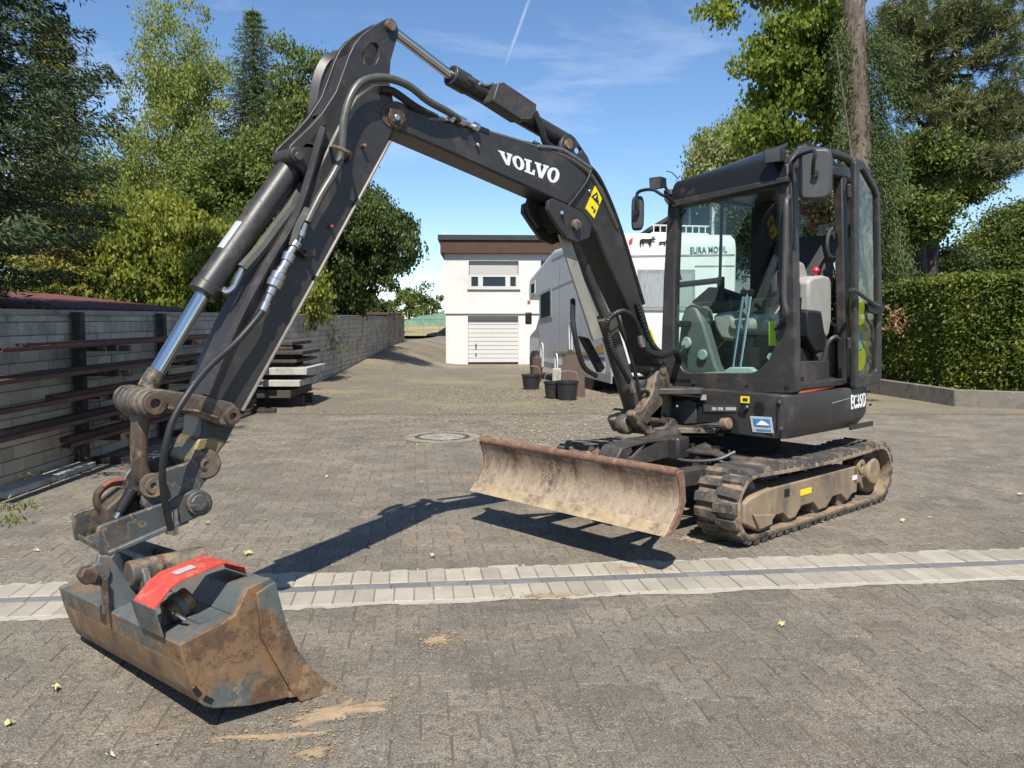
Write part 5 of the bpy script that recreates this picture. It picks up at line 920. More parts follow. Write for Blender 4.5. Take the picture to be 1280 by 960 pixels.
hose([(806, 429, .12), (812, 440, .14), (828, 444, .16), (842, 439, .12), (848, 448, .05), (846, 462, -.05)], .026, 'hose_black'); corr([(796, 378, .11), (806, 408, .12), (815, 430, .13), (827, 442, .14)])
hose([(812, 412, .115), (818, 428, .12), (824, 438, .11)], .008, 'yellow', name='yellow_cable'); hose([(772, 385, -.02), (778, 410, .03), (795, 470, .05), (799, 500, .05)], .013, 'hose_black')
for (x, y, s) in ((803, 428, .135), (801, 424, .135), (789, 480, .095), (791, 485, .09)): c = bp(x, y, s); MB().cyl(c - UZ * .028 - BD * .008, c + UZ * .028 + BD * .008, .021, n=10).out('fitting', X['steel'], boom)
hose([(800, 500, .07), (803, 488, .1), (811, 492, .12), (806, 505, .1)], .01, 'hose_black'); hose([(838, 510, .06), (842, 518, .09), (836, 524, .08), (829, 519, .08)], .011, 'hose_black')
hose([(804, 490, .1), (818, 491, .1), (828, 489, .11)], .008, 'cast', name='pipe')
# pipes along the boom
hose([(504, 130, .05), (545, 147, BH - .02), (600, 163, BH - .015), (667, 183, BH - .015), (705, 196, BH - .01), (727, 209, BH), (742, 225, BH), (756, 252, BH), (771, 285, BH)], .0155, 'hose', name='boom_pipe')
hose([(640, 176, .03), (680, 185, .03), (715, 196, .03), (741, 213, .03), (757, 240, .03), (773, 280, .03), (789, 330, .03), (804, 380, .03)], .016, 'hose_black', name='boom_pipe'); hose([(672, 182.5, BH), (700, 186, BH), (715, 194, BH), (738, 210, BH - .01)], .011, 'steel', name='boom_pipe')
hose([(739, 213, BH + .01), (733, 228, BH + .014), (713, 255, BH + .014), (703, 266, BH + .02), (705, 277, BH + .03)], .008, 'hose_black', name='cable'); MB().cyl(bp(702, 268, BH + .03), bp(702, 264, BH + .03), .014, n=10).out('fitting', X['steel'], boom); pin(738, 239, BH + .012, BH, .012, 'steel', boom, 'grease_nipple')
pin(598.5, 181, BH + .02, BH, .012, 'steel', boom, 'stud', 8)
band([(599, 160), (612, 165)], .03, BH + .004, BH - .03, 'clamp', 'black', boom)
# ---- arm cylinder above the boom
for s1, s0 in ((.07, .045), (-.045, -.07)): bprism('cylinder_lug', [(700, 193), (702, 176), (707, 168), (713, 167), (719, 172), (735, 196), (742, 214), (728, 206)], s1, s0, 'paint', boom, (circ(722.5, 188, 4.2, 10),), .004, .07)
a0, a1, a2 = bp(712, 180, 0), bp(563, 94, 0), bp(489, 37, 0); acyl = MB().tube([a0 + (a1 - a0) * .05, a1], .052, 22).out('arm_cylinder', X['paint'], exc, .008); MB().cyl(a1, a2, .026, n=18).out('rod', X['chrome'], acyl); MB().cyl(a1 - (a1 - a0) * .12, a1, .058, n=22).out('gland', X['paint'], acyl, .006)
pin(712, 180, .085, -.085, .032, 'cast', acyl, 'rear_pin')
bprism('light_guard', [(623, 104), (630, 102.5), (671, 130), (670.5, 140), (664, 150), (652, 150), (618, 128), (617, 124)], .115, .02, 'paint_dusty', acyl, (), .006); bprism('lamp_lens', [(621, 108), (628, 107), (626, 120), (619, 124)], .11, .03, 'lamp', acyl); 
hose([(600, 104, .05), (607, 107, .05), (616, 105, .06), (622, 112, .06)], .008, 'steel', acyl, 'pipe'); hose([(668, 140, .05), (676, 160, .07), (682, 178, .07), (690, 185, .05)], .022, 'hose_black', acyl); MB().cyl(bp(583, 98, .045), bp(592, 103, .05), .018, n=10).out('fitting', X['grey_plastic'], acyl)
hose([(667, 177, .06), (672, 180, .08), (680, 184, .06), (688, 183, .05)], .01, 'hose_black', acyl)
# ---- arm
AH = .09
arm_up = [(484, 23), (489, 22.5), (495, 27), (498.5, 37), (498, 44), (494.5, 55), (488.5, 76), (487, 100), (489, 118), (494, 132), (494, 160), (489.5, 172), (480, 190), (440, 263), (395, 342), (380, 345), (372, 262), (380, 236), (383, 221), (377, 212), (365, 203), (360, 192), (363, 182), (372, 173), (387, 159), (403, 141), (420, 114.5), (430, 87), (436, 70), (443, 55), (453, 43), (468, 32)]
h1 = [(453, 74), (453, 66), (458, 60), (464, 54), (470, 53.5), (474, 59), (473.5, 71), (469, 81), (462, 84), (455, 80)]; h2_ = [(389, 176), (398, 165), (406, 156.5), (409, 160), (405, 170), (397, 184), (393, 184)]
arm = bprism('arm', arm_up, AH, AH - .03, 'paint', None, (h1, h2_), .004)
bprism('far_plate', arm_up, -.035, -.065, 'paint', arm, (h1, h2_), .004, AH)
body = [(489, 105), (494, 132), (494, 160), (489.5, 172), (304, 512), (296, 530), (285, 552), (267, 577), (256, 592), (243, 588), (241, 572), (253, 540), (255, 494), (292, 404), (330, 330), (376, 257), (402, 200), (424, 156), (445, 120), (468, 104)]
bprism('box_body', body, AH + .012, -AH - .012, 'paint', arm, (), .014)
MB().sheet([bp(x, y, AH) - BN * .03 for x, y in ((440, 66), (432, 92), (424, 112), (408, 140))], [bp(x, y, AH) - BN * (AH + .036) for x, y in ((440, 66), (432, 92), (424, 112), (408, 140))], -BD * .014).out('top_web', X['paint'], arm)
band([(489, 176), (470, 211), (395, 349), (304, 514)], .012, AH + .022, -AH - .02, 'edge_strip', 'edge_highlight', arm)
hose([(404, 160, AH + .014), (372, 265, AH + .016), (333, 334, AH + .018), (295, 407, AH + .018), (258, 494, AH + .016)], .02, 'paint', arm, 'rounded_edge')
# loop guard behind the arm top
MB().tube(smoothpath([bp(x, y, -.14) for x, y in ((424, 70), (408, 78), (398, 98), (393, 125), (391, 150))], 6), .03, 4).out('hose_guard', X['paint'], arm)
hose([(424, 74, -.1), (412, 92, -.1), (404, 115, -.1), (396, 145, -.1)], .016, 'hose_black', arm); hose([(430, 72, -.05), (420, 92, -.05), (408, 125, -.05)], .014, 'hose_black', arm)
pin(490, 31, AH + .022, -AH - .02, .03, 'cast', arm, 'top_pin'); pin(373, 193, AH + .03, -.06, .036, 'paint_dusty', arm, 'cylinder_pin'); pin(374.5, 195, AH + .042, AH + .03, .02, 'grey_plastic', arm, 'pin_cap')
bprism('pivot_plate', circ(494, 143, 17, 18), AH + .018, AH, 'cast_brown', arm, (), .004)
pin(457, 182, AH + .045, AH, .011, 'cast', arm, 'stud', 8); pin(416, 283, AH + .035, AH, .009, 'hook_red', arm, 'red_cap', 8)
# hoses along the arm
hose([(578, 152, .10), (560, 140, .13), (535, 126, .15), (512, 108, .16), (490, 99, .165), (470, 97, .165), (450, 104, .165), (437, 124, .165), (430, 150, .165), (428, 176, .165), (426, 196, .165), (418, 216, .165), (400, 246, .165), (384, 278, .165)], .0195, 'hose', arm, 'sleeved_hose', 10, 8)
hose([(385, 262, .15), (373, 285, .15), (366, 308, .15)], .021, 'hose', arm, 'sleeved_hose')
hose([(545, 147, .07), (520, 134, .10), (500, 120, .12), (488, 113, .12), (475, 112, .12)], .02, 'hose_black', arm)
for (x, y, x2, y2) in ((574, 150, 580, 153), (592, 157, 597, 160), (562, 146, 566, 149)): MB().cyl(bp(x, y, .11), bp(x2, y2, .11), .024, n=10).out('fitting', X['steel'], arm)
hose([(580, 153, .11), (588, 157, .1), (594, 160, .09)], .014, 'steel', arm, 'pipe')
MB().tube(smoothpath([bp(413, 186, AH), bp(416, 183, .2), bp(428, 187, .21), (bp(438, 193, .2)), bp(434, 202, AH + .01)], 6), .009, 8).out('hose_loop', X['cast'], arm)
ch = [(380, 279), (377, 289), (374, 296), (371, 303), (367, 309), (362, 317), (358, 327), (353, 336), (349, 342), (345, 350), (341, 359), (337, 368), (333, 378), (328, 389)]
rr_ = [.021, .023, .016, .027, .019, .029, .022, .024, .034, .036, .022, .017, .02, .014]
for i in range(len(ch) - 1): MB().cyl(bp(*ch[i], .15), bp(*ch[i + 1], .15), rr_[i], rr_[i] * .94, n=14).out('coupling', X['steel'], arm, .002)
hose([(328, 389, .15), (318, 402, .16), (295, 428, .17), (262, 458, .2), (237, 489, .24), (217, 523, .25), (207, 558, .25), (203, 590, .23), (205, 620, .21), (210, 645, .19), (213, 662, .18)], .0145, 'hose_black', arm, 'bucket_hose', 10)
MB().box(bp(383, 317, .13), (.14, .012, .03), (BN, BD, UZ)).out('bracket', X['paint'], arm); bprism('bracket_plate', [(372, 308), (388, 318), (391, 327), (372, 314)], .135, .125, 'paint', arm)
# second hose run behind the arm, beside the bucket cylinder
hose([(377, 232, .02), (362, 262, .03), (345, 285, .04), (325, 312, .05), (303, 337, .06)], .03, 'hose', arm, 'sleeved_hose'); hose([(374, 262, -.05), (352, 300, -.05), (330, 340, -.05), (312, 370, -.05), (298, 400, -.05)], .03, 'hose_black', arm); hose([(303, 336, .06), (296, 350, .06), (291, 360, .06), (283, 365, .05), (277, 360, .03)], .016, 'steel', arm, 'pipe')
# ---- bucket cylinder
c0, c1, c2 = bp(371, 200, 0), bp(257, 362, 0), bp(183, 487, 0); kc = MB().tube([c0, c1], .061, 24).out('bucket_cylinder', X['paint'], exc, .006)
MB().cyl(c1 - (c1 - c0) * .03, c1 + (c1 - c0) * .035, .066, n=24).out('gland', X['paint'], kc, .006); MB().cyl(c1, c2, .033, n=20).out('rod', X['chrome'], kc); MB().cyl(c2 - (c2 - c1) * .18, c2, .04, n=20).out('rod_end', X['cast'], kc, .006); MB().cyl(c0 + (c0 - c1) * .02, c0 - (c0 - c1) * .06, .064, n=24).out('cap', X['cast'], kc, .006)
ax_ = (c1 - c0) / np.linalg.norm(c1 - c0); m_ = c0 + (c1 - c0) * .56; nb_ = np.array([-.3, -1, .35]); nb_ -= ax_ * nb_.dot(ax_); nb_ /= np.linalg.norm(nb_); sd_ = np.cross(ax_, nb_)
MB().sheet([m_ + nb_ * .0615 * math.cos(q) + sd_ * .0615 * math.sin(q) for q in np.linspace(-.1, .75, 6)], [m_ + ax_ * .15 + nb_ * .0615 * math.cos(q) + sd_ * .0615 * math.sin(q) for q in np.linspace(-.1, .75, 6)], nb_ * .0015).out('maker_sticker', X['label'], kc)
# ---- linkage
lk = bprism('dogbone_link', circ(192.7, 504.5, 18, 10, 90, 270) + [(205, 487), (250, 493.5), (290, 503), (300, 512), (301, 523), (291, 534), (276, 531.5), (242, 519), (217, 515), (205, 521)], .155, .115, 'cast', None, (), .008)
bprism('link_pocket', [(209, 496), (240, 498), (270, 506), (278, 512), (274, 522), (246, 512), (212, 511), (208, 505)], .158, .1552, 'cast_brown', lk, (), .0)
bprism('link_rib', [(209, 508), (246, 512), (274, 521), (273, 524), (246, 515.5), (210, 512)], .166, .156, 'cast', lk, (), .003); bprism('link_far', circ(192.7, 504.5, 18, 10, 90, 270) + [(205, 487), (250, 493.5), (290, 503), (300, 512), (301, 523), (291, 534), (276, 531.5), (242, 519), (217, 515), (205, 521)], -.115, -.155, 'cast', lk, (), .008, .155)
for (x, y, r) in ((192.7, 504.5, .045), (289.5, 520, .036)): c = bp(x, y, .155); MB().ring(c, c + BN * .016, r, r * .45, 22).out('boss', X['cast_brown'], lk, .004)
for k, (s1, s0, r) in enumerate(((.108, .07, .062), (.068, .03, .056), (.028, -.02, .06), (-.024, -.065, .056), (-.068, -.108, .062))): MB().cyl(bp(192.7, 504.5, .155) + BN * (s1 - .155), bp(192.7, 504.5, .155) + BN * (s0 - .155), r, n=24).out('pin_ring', X['cast'], lk, .006)
pl_ = bprism('bucket_link', [(183, 502), (197, 510), (190, 522), (187, 545), (187, 580), (192, 596), (198, 606), (190, 614), (180, 610), (174, 592), (173, 560), (174, 530), (178, 510)], .05, -.06, 'cast_brown', None, (), .016); 

# arm end and hitch
bprism('arm_tip', [(284, 551), (267, 577), (254, 594), (240, 588), (236, 576), (248, 548), (262, 545)], AH + .016, -AH - .016, 'yellowgrease', arm, (), .012)
c = bp(257, 580, .13); eb = MB().cyl(bp(256, 580, .135), bp(256, 580, -.13), .066, n=26).out('tip_boss', X['cast_brown'], arm, .008); MB().ring(c + BN * .005, c + BN * .014, .028, .014, 16).out('tip_pin', X['cast'], arm)
qh = bprism('quick_hitch', [(190, 596), (208, 587), (236, 578), (246, 562), (266, 566), (270, 578), (262, 596), (250, 612), (228, 622), (200, 632), (186, 640), (178, 632), (180, 612)], .135, .105, 'hitch', None, (), .006)
bprism('hitch_far', [(190, 596), (208, 587), (236, 578), (246, 562), (266, 566), (270, 578), (262, 596), (250, 612), (228, 622), (200, 632), (186, 640), (178, 632), (180, 612)], -.105, -.135, 'hitch', qh, (), .006, .135)
c = bp(191, 607, .15); MB().cyl(c, bp(191, 607, -.15), .052, n=24).out('link_pin', X['cast_brown'], qh, .006); MB().ring(c, c + BN * .01, .03, .013, 16).out('pin_ring', X['cast'], qh)
MB().cyl(bp(150, 640, .05), bp(166, 612, .06), .026, n=16).out('lock_cylinder', X['black'], qh, .004); MB().cyl(bp(150, 640, .05), bp(146, 648, .05), .016, n=12).out('lock_rod', X['steel'], qh)
rl = MB().tube(smoothpath([bp(152, 602, -.02), bp(138, 604, -.02), bp(126, 612, -.02), bp(121, 622, -.02), bp(124, 633, -.02), bp(136, 637, -.02)], 6), .017, 8).out('locking_hook', X['cast_brown'], qh); MB().tube(smoothpath([bp(153, 600, .0), bp(140, 602, .0), bp(129, 609, .0)], 5), .009, 8).out('red_hook_edge', X['hook_red'], qh)
bprism('hitch_block', [(132, 636), (160, 612), (178, 632), (172, 645), (135, 662)], .05, -.09, 'cast_brown', qh, (), .01)
hp2 = [(121.5, 663), (124, 658), (129, 656), (200, 630.5), (236, 615.5), (243, 612.5)] + circ(250, 629, 16.5, 9, -90, 90) + [(243, 649), (226, 656), (136, 694), (126, 694)]
tf_ = bprism('hitch_frame', hp2, .16, .135, 'hitch', None, (), .006); bprism('frame_far', hp2, -.135, -.16, 'hitch', tf_, (), .006, .16)
bprism('frame_ledge', [(136, 690), (224, 652), (226, 657), (137, 696)], .185, .16, 'bucket_grey', tf_, (), .004); bprism('frame_floor', [(130, 688), (236, 648), (237, 654), (131, 694)], .135, -.135, 'hitch', tf_)
bprism('frame_front', [(124, 683), (128, 682), (131, 690), (126, 692)], .135, -.135, 'hitch', tf_, ); bprism('frame_inner', [(150, 655), (200, 635), (205, 650), (150, 674)], .10, -.10, 'void', tf_); pin(250, 629, .18, -.17, .052, 'hitch', tf_, 'frame_pin', 26); pin(250, 629, .19, .18, .036, 'hitch', tf_, 'pin_head', 24)
c = bp(212, 655, .165); MB().cyl(c + UZ * .05, c - UZ * .04, .017, n=12).out('hose_fitting', X['steel'], tf_); MB().cyl(bp(218, 648, .17) + UZ * .04, bp(219, 668, .16), .014, n=12).out('hose_fitting', X['steel'], tf_)
# ---- bucket (tilting ditch bucket)
KC = np.array([-1.044, 2.688, .122]); kw = np.array([-math.sin(math.radians(46)), math.cos(math.radians(46)), -.062]); kw /= np.linalg.norm(kw); KA = np.cross(kw, UZ); KA /= np.linalg.norm(KA); KB = np.cross(KA, kw); KB = KB if KB[2] > 0 else -KB; KL = 1.17
def kp(px, py, w): return onplane(px, py, KC + kw * w, kw)
def kc2(px, py, w): q = kp(px, py, w) - KC; return q @ KA, q @ KB
def KW(a, b, w): return KC + KA * a + KB * b + kw * w
endp = [(224, 806), (231, 834), (241.6, 863), (250, 879), (258, 884), (268, 886), (314, 882.5), (368, 870.5), (408, 862), (416, 860.5), (408, 855), (386, 833), (368, 808), (355, 777), (345.5, 740), (343, 727), (338, 722), (309, 736), (294, 769), (272, 782)]
E2 = [kc2(x, y, 0) for x, y in endp]
bk = MB().prism([KW(a, b, 0) for a, b in E2], kw * .022).out('bucket', X['bucket'], exc, .004)
MB().prism([KW(a, b, KL) for a, b in E2], -kw * .022).out('far_end_plate', X['bucket'], bk, .004)
lip = [kc2(x, y, 0) for x, y in ((318, 741), (325, 797), (362, 864), (370, 871), (373, 876), (419, 863), (415, 858), (386, 833.5), (368, 808.5), (355, 777.5), (345.5, 741), (342, 726))]; MB().prism([KW(a, b, -.002) for a, b in lip], -kw * .014).out('wear_edge', X['bucket'], bk, .003); MB().prism([KW(a, b, KL + .002) for a, b in lip], kw * .014).out('wear_edge', X['bucket'], bk, .003)
def kloft(name, pts, mat, th, w0=.022, w1=KL - .022, up=-1):
    P = [np.array(kc2(x, y, 0)) for x, y in pts]; o = []
    for i in range(len(P)):
        d = P[min(i + 1, len(P) - 1)] - P[max(i - 1, 0)]; d /= np.linalg.norm(d); o.append(P[i] + np.array([-d[1], d[0]]) * th)
    b = MB(); n_ = len(P); ring_ = P + o[::-1]; b.prism([KW(q[0], q[1], w0) for q in ring_], kw * (w1 - w0)); return b.out(name, X[mat], bk, .002)
kloft('shell_back', [(224.5, 807), (231, 834)], 'bucket', .015); kloft('shell', [(231, 834), (241.6, 863), (250, 878), (258, 883.5), (268, 885.5), (314, 882), (366, 870.5)], 'bucket_shell', .015)
kloft('cutting_edge', [(360, 871.5), (418, 861)], 'bucket_shell', .02, -.012, KL + .012)
kloft('deck', [(272, 782), (226, 806)], 'bucket_grey', .013); kloft('inner_back', [(294, 770), (272, 783)], 'bucket_grey', .012); kloft('upright', [(309, 737), (294, 770)], 'bucket_grey', .012); kloft('top_beam', [(337, 723), (309, 737)], 'bucket_grey', .014); kloft('front_throat', [(342, 728), (350, 760), (352, 790)], 'bucket', .012)
# bolts and slots on the near end plate
for (x, y, x2, y2) in ((242, 860, 250, 869), (255, 872, 265, 877)):
    P = [kc2(x, y, 0), kc2(x2, y2, 0)]; d = np.array(P[1]) - np.array(P[0]); nn = np.array([-d[1], d[0]]) / np.linalg.norm(d) * .009; MB().prism([KW(q[0], q[1], -.003) for q in (P[0] + nn, P[1] + nn, P[1] - nn, P[0] - nn)], kw * .002).out('drain_slot', X['void'], bk)
# mount on the deck: gussets, tilt block, cylinder, guard
def kpr(name, pts, w0, w1, mat, bevel=.005): # traced on the near face w0, extruded to w1
    return MB().prism([kp(x, y, w0) for x, y in pts], kw * (w1 - w0)).out(name, X[mat], bk, bevel)
kpr('gusset', [(124, 694), (140, 697), (150, 712), (216, 800), (206, 804), (172, 790), (150, 773), (134, 742), (118, 722)], .60, .63, 'bucket_grey')
kpr('gusset', [(150, 690), (165, 696), (185, 722), (190, 745), (176, 748), (160, 742)], .72, .75, 'hitch')
c = kp(124, 718, .585); MB().cyl(c, c + kw * .05, .042, n=22).out('gusset_boss', X['bucket_grey'], bk, .005); MB().cyl(kp(113, 720, .56), kp(113, 720, .56) + kw * .05, .036, n=6).out('pin_nut', X['cast_brown'], bk, .005); c = kp(131, 742, .58); MB().box(c + UZ * -.01, (.018, .018, .13), (KA, kw, UZ)).out('pin_lock', X['cast_brown'], bk)
MB().box(KW(.17, .225, .60), (.24, .18, .08), (KA, kw, KB)).out('tilt_block', X['void'], bk, .01); MB().cyl(KW(.02, .335, .60), KW(.32, .335, .60), .05, n=24).out('tilt_shaft', X['cast'], bk, .006)
for a_ in (.05, .26): MB().prism([KW(a_, .22, .50), KW(a_, .22, .70), KW(a_, .34, .665), KW(a_, .39, .60), KW(a_, .34, .535)], KA * .03).out('tilt_ear', X['hitch'], bk, .006)
for x, y in ((200, 690), (207, 692), (193, 688)): MB().cyl(bp(x, y, .1), bp(x + 5, y + 28, .1), .016, n=10).out('tilt_hose', X['hose_black'], bk)
gn = [(204, 797), (192, 761), (211, 736), (226, 724), (281, 702), (305, 707.5), (308, 716)]; w1g, w2g = .10, .27
gp = [kc2(x, y, w1g) for x, y in gn]
MB().sheet([KW(a, b, w1g) for a, b in gp[1:]], [KW(a, b, w2g) for a, b in gp[1:]], -KB * .008 + KA * .004).out('red_guard', X['red'], bk, .002)
MB().sheet([KW(a - .003, b, w1g) for a, b in gp[:2]], [KW(a - .003, b, w2g + .02) for a, b in gp[:2]], KA * .008).out('guard_back', X['bucket'], bk, .002)
sa_, sb_ = np.array(gp[3]), np.array(gp[4]); off_ = np.array([-(sb_ - sa_)[1], (sb_ - sa_)[0]]); off_ = off_ / np.linalg.norm(off_) * .0022; off_ = off_ if off_[1] > 0 else -off_
fA, fB = sa_ + (sb_ - sa_) * .08 + off_, sa_ + (sb_ - sa_) * .52 + off_; MB().prism([KW(fA[0], fA[1], .155), KW(fB[0], fB[1], .155), KW(fB[0], fB[1], .205), KW(fA[0], fA[1], .205)], KB * .001).out('guard_sticker', X['label'], bk)
X['brass'] = M('brass_cylinder', (.2, .135, .07), .42, .5, .25, 12, (((.06, .045, .035), 9, .52, .7, .6),)); cA, cB = kp(208, 768, .22), kp(238, 746, .22); tc_ = MB().cyl(cA, cB, .044, n=24).out('tilt_cylinder', X['brass'], bk, .008); MB().cyl(cA + (cB - cA) * .36, cA + (cB - cA) * .64, .048, n=24).out('clamp_band', X['bucket_grey'], bk, .004)
cm = (cA + cB) / 2; MB().prism([cm + KA * .05 - KB * .0, cm - KA * .05, cm - KA * .075 - KB * .12, cm + KA * .075 - KB * .12], kw * .03).out('cylinder_foot', X['bucket_grey'], bk, .006); MB().cyl(cA - (cB - cA) * .02, cA, .026, n=16).out('gland_nut', X['cast'], bk); MB().box(KW(.20, .23, .3), (.30, .45, .02), (KA, kw, KB)).out('inner_floor', X['bucket_grey'], bk)
MB().tube(smoothpath([KW(.02, .25, .11), KW(.0, .27, .16), KW(.03, .24, .22)], 5), .007, 6).out('safety_cable', X['steel'], bk)
# ---- cab
cab = MB(); cb0 = .925
cab.box(MW(-.22, .23, .945), (1.16, .98, .05), MAX); cab = cab.out('cab', X['paint'], exc, .01)
AF = .36
outer = [(834.5, 252), (838, 248), (980, 207), (986, 206), (990, 225), (992, 260), (993, 330), (995, 490), (990, 493), (836, 486), (829, 474), (826, 440), (829, 350)]
hole = [(846.5, 262), (850, 259), (969, 236), (973, 240), (974, 300), (973.5, 400), (969, 430), (960, 450), (950, 461), (938, 466.5), (864, 466.5), (853, 462), (844.5, 450), (842, 430), (843, 350)]
MB().prism([onA(x, y, AF) for x, y in outer], -MF * .075, ([onA(x, y, AF) for x, y in hole],)).out('front_frame', X['paint'], cab, .012)
MB().prism([onA(x, y, AF + .004) for x, y in ((861, 470), (978, 476), (980, 491), (864, 487))], -MF * .003).out('lower_panel', X['paint'], cab, .002)
for x, y in ((867.5, 478), (934.5, 479.5)): MB().cyl(onA(x, y, AF + .004), onA(x, y, AF + .012), .012, n=12).out('bolt', X['black'], cab)
sp1 = [(843, 381), (972, 372)]
MB().prism([onA(x, y, AF - .035) for x, y in ((844, 261), (973, 234), (974, 373), (842, 381))], -MF * .006).out('windscreen', X['glass'], cab, smooth=False)
MB().prism([onA(x, y, AF - .02) for x, y in ((841, 380), (974, 371), (973, 430), (962, 452), (940, 468), (862, 468), (846, 456), (841, 430))], -MF * .006).out('lower_windscreen', X['glass_green'], cab, smooth=False)
# black glossy roof visor, roof, side rails
vis_lo, vis_hi = (onA(837, 249, .40), onA(984, 219, .40)), (onA(862, 223, .20), onA(975, 185, .20)); vis_bk = (onA(872, 219, -.1), onA(985, 178, -.1))
MB().tube(smoothpath([onB(986, 232, .66), onB(987, 214, .66), onB(993, 197, .66), onB(1004, 189.5, .66), onB(1030, 190, .66), onB(1056, 197, .66), onB(1064, 205, .66)], 5), .03, 10).out('roof_rail', X['paint'], cab)
m1_ = tuple(l * .62 + h * .38 + UZ * .05 + MF * .03 for l, h in zip(vis_lo, vis_hi)); m2_ = tuple(l * .25 + h * .75 + UZ * .025 + MF * .02 for l, h in zip(vis_lo, vis_hi))
A_ = smoothpath([vis_lo[0], m1_[0], m2_[0], vis_hi[0], vis_bk[0]], 4); B_ = smoothpath([vis_lo[1], m1_[1], m2_[1], vis_hi[1], vis_bk[1]], 4)
MB().sheet(A_, B_, -UZ * .015).out('roof_visor', X['blackgloss'], cab, ang=60)
MB().prism([onA(x, y, .405) for x, y in ((838, 251), (984, 220), (984, 227), (840, 259))], -MF * .05).out('header_bar', X['paint'], cab, .006)
rt = [(.16, .60), (.14, .655), (.08, .672), (-.42, .672), (-.62, .655), (-.72, .60), (-.74, .4), (-.74, -.1), (-.70, -.2), (-.55, -.24), (.06, -.24), (.13, -.2), (.16, -.1)]
def rz(b): return -.075 * (.66 - b) / .9
R1 = [MW(a, b, 2.385 + rz(b)) for a, b in rt]; R2 = [MW(a * .99, b * .995, 2.45 + rz(b)) for a, b in rt]; R3 = [MW(a * .86 - .01, (b - .2) * .84 + .2, 2.512 + rz(b)) for a, b in rt]; n = len(rt)
MB().add(R1 + R2 + R3, [f[::-1] for f in [(k * n + i, k * n + (i + 1) % n, (k + 1) * n + (i + 1) % n, (k + 1) * n + i) for k in range(2) for i in range(n)] + [tuple(range(n))[::-1], tuple(2 * n + i for i in range(n))]][::1]).out('roof', X['paint'], cab, .02, ang=50)
def bar(p, q, w, h, name, mat='paint', parent=None, bev=.012):
    p, q = np.asarray(p), np.asarray(q); d = (q - p) / np.linalg.norm(q - p); u = np.cross(d, ML); u = u if np.linalg.norm(u) > .3 else np.cross(d, MF); u /= np.linalg.norm(u); v = np.cross(d, u); return MB().box((p + q) / 2, (w, h, np.linalg.norm(q - p)), (u, v, d)).out(name, X[mat], parent or cab, bev)
bar(MW(.325, .685, .93), MW(.345, .635, 2.40), .055, .07, 'front_pillar'); bar(MW(-.44, .70, .93), MW(-.39, .645, 2.44), .075, .07, 'door_pillar'); bar(MW(.3, .655, 2.405), MW(-.45, .655, 2.43), .07, .06, 'door_header'); bar(MW(-.46, .70, .93), MW(-.70, .66, .95), .06, .06, 'rear_sill')
bar(MW(-.72, .60, .93), MW(-.68, .58, 2.42), .07, .07, 'rear_pillar'); MB().prism([MW(-.72, -.23, .95), MW(-.72, .03, .95), MW(-.70, .0, 2.35), MW(-.70, -.22, 2.33)], MF * .05).out('rear_pillar', X['void'], cab, .008); bar(MW(.3, -.25, .95), MW(-.7, -.25, .95), .05, .08, 'far_sill'); 
bar(MW(.32, -.24, 1.36), MW(-.7, -.24, 1.36), .05, .07, 'far_rail', 'black'); bar(MW(.3, -.23, 2.30), MW(-.7, -.23, 2.32), .05, .05, 'far_header', 'black')
MB().prism([MW(.3, -.235, .97), MW(-.7, -.235, .97), MW(-.7, -.235, 1.34), MW(.0, -.235, 1.34), MW(.3, -.235, 1.12)], -ML * .03).out('far_panel', X['black'], cab, .01)
MB().prism([MW(.32, -.233, 1.4), MW(-.66, -.228, 1.4), MW(-.66, -.222, 2.3), MW(.32, -.222, 2.28)], -ML * .005).out('far_window', X['glass'], cab, smooth=False); bar(MW(-.24, -.232, 1.38), MW(-.24, -.225, 2.3), .02, .025, 'window_bar', 'black')
MB().prism([MW(-.705, .55, 1.35), MW(-.705, -.15, 1.35), MW(-.69, -.15, 2.3), MW(-.69, .55, 2.35)], MF * .005).out('rear_window', X['glass'], cab, smooth=False); MB().box(MW(-.70, .2, 1.15), (.05, .8, .4), MAX).out('rear_panel', X['black'], cab, .01)
# handrails
MB().tube(smoothpath([onA(986, 246, .37), onA(983, 252, .43), onA(982.5, 275, .44), onA(981, 330, .44), onA(980, 372, .44), onA(983, 392, .43), onA(978, 400, .40)], 5), .017, 8).out('handrail', X['grey_plastic'], cab)
MB().tube(smoothpath([onA(976, 372, .38), onA(979, 382, .40), onA(985, 390, .41), onA(976, 405, .39), onA(969, 412, .37)], 5), .011, 8).out('hose_strap', X['black'], cab)
MB().tube(smoothpath([MW(-.26, .62, 1.06), MW(-.255, .66, 1.22), MW(-.30, .69, 1.27), MW(-.36, .69, 1.25)], 5), .014, 8).out('entry_handle', X['grey_plastic'], cab)
MB().tube(smoothpath([onB(1047, 283, .62), onB(1038, 288, .60), onB(1034, 302, .60), onB(1036, 318, .60), onB(1047, 326, .62)], 5), .013, 8).out('grab_loop', X['grey_plastic'], cab)
MB().prism([onB(x, y, .70) for x, y in ((994, 488), (1041, 480), (1041, 484), (994, 492.5))], ML * .012).out('orange_sill', X['orange'], cab, .002)
MB().box(MW(.02, .32, .99), (.6, .62, .04), MAX).out('floor_mat', X['console_lt'], cab, .004)
bx_ = MB().prism([onB(x, y, .64) for x, y in ((993, 452), (1037, 451), (1037, 480), (993, 481))], -ML * .05).out('seat_box', X['paint_dusty'], cab, .006)
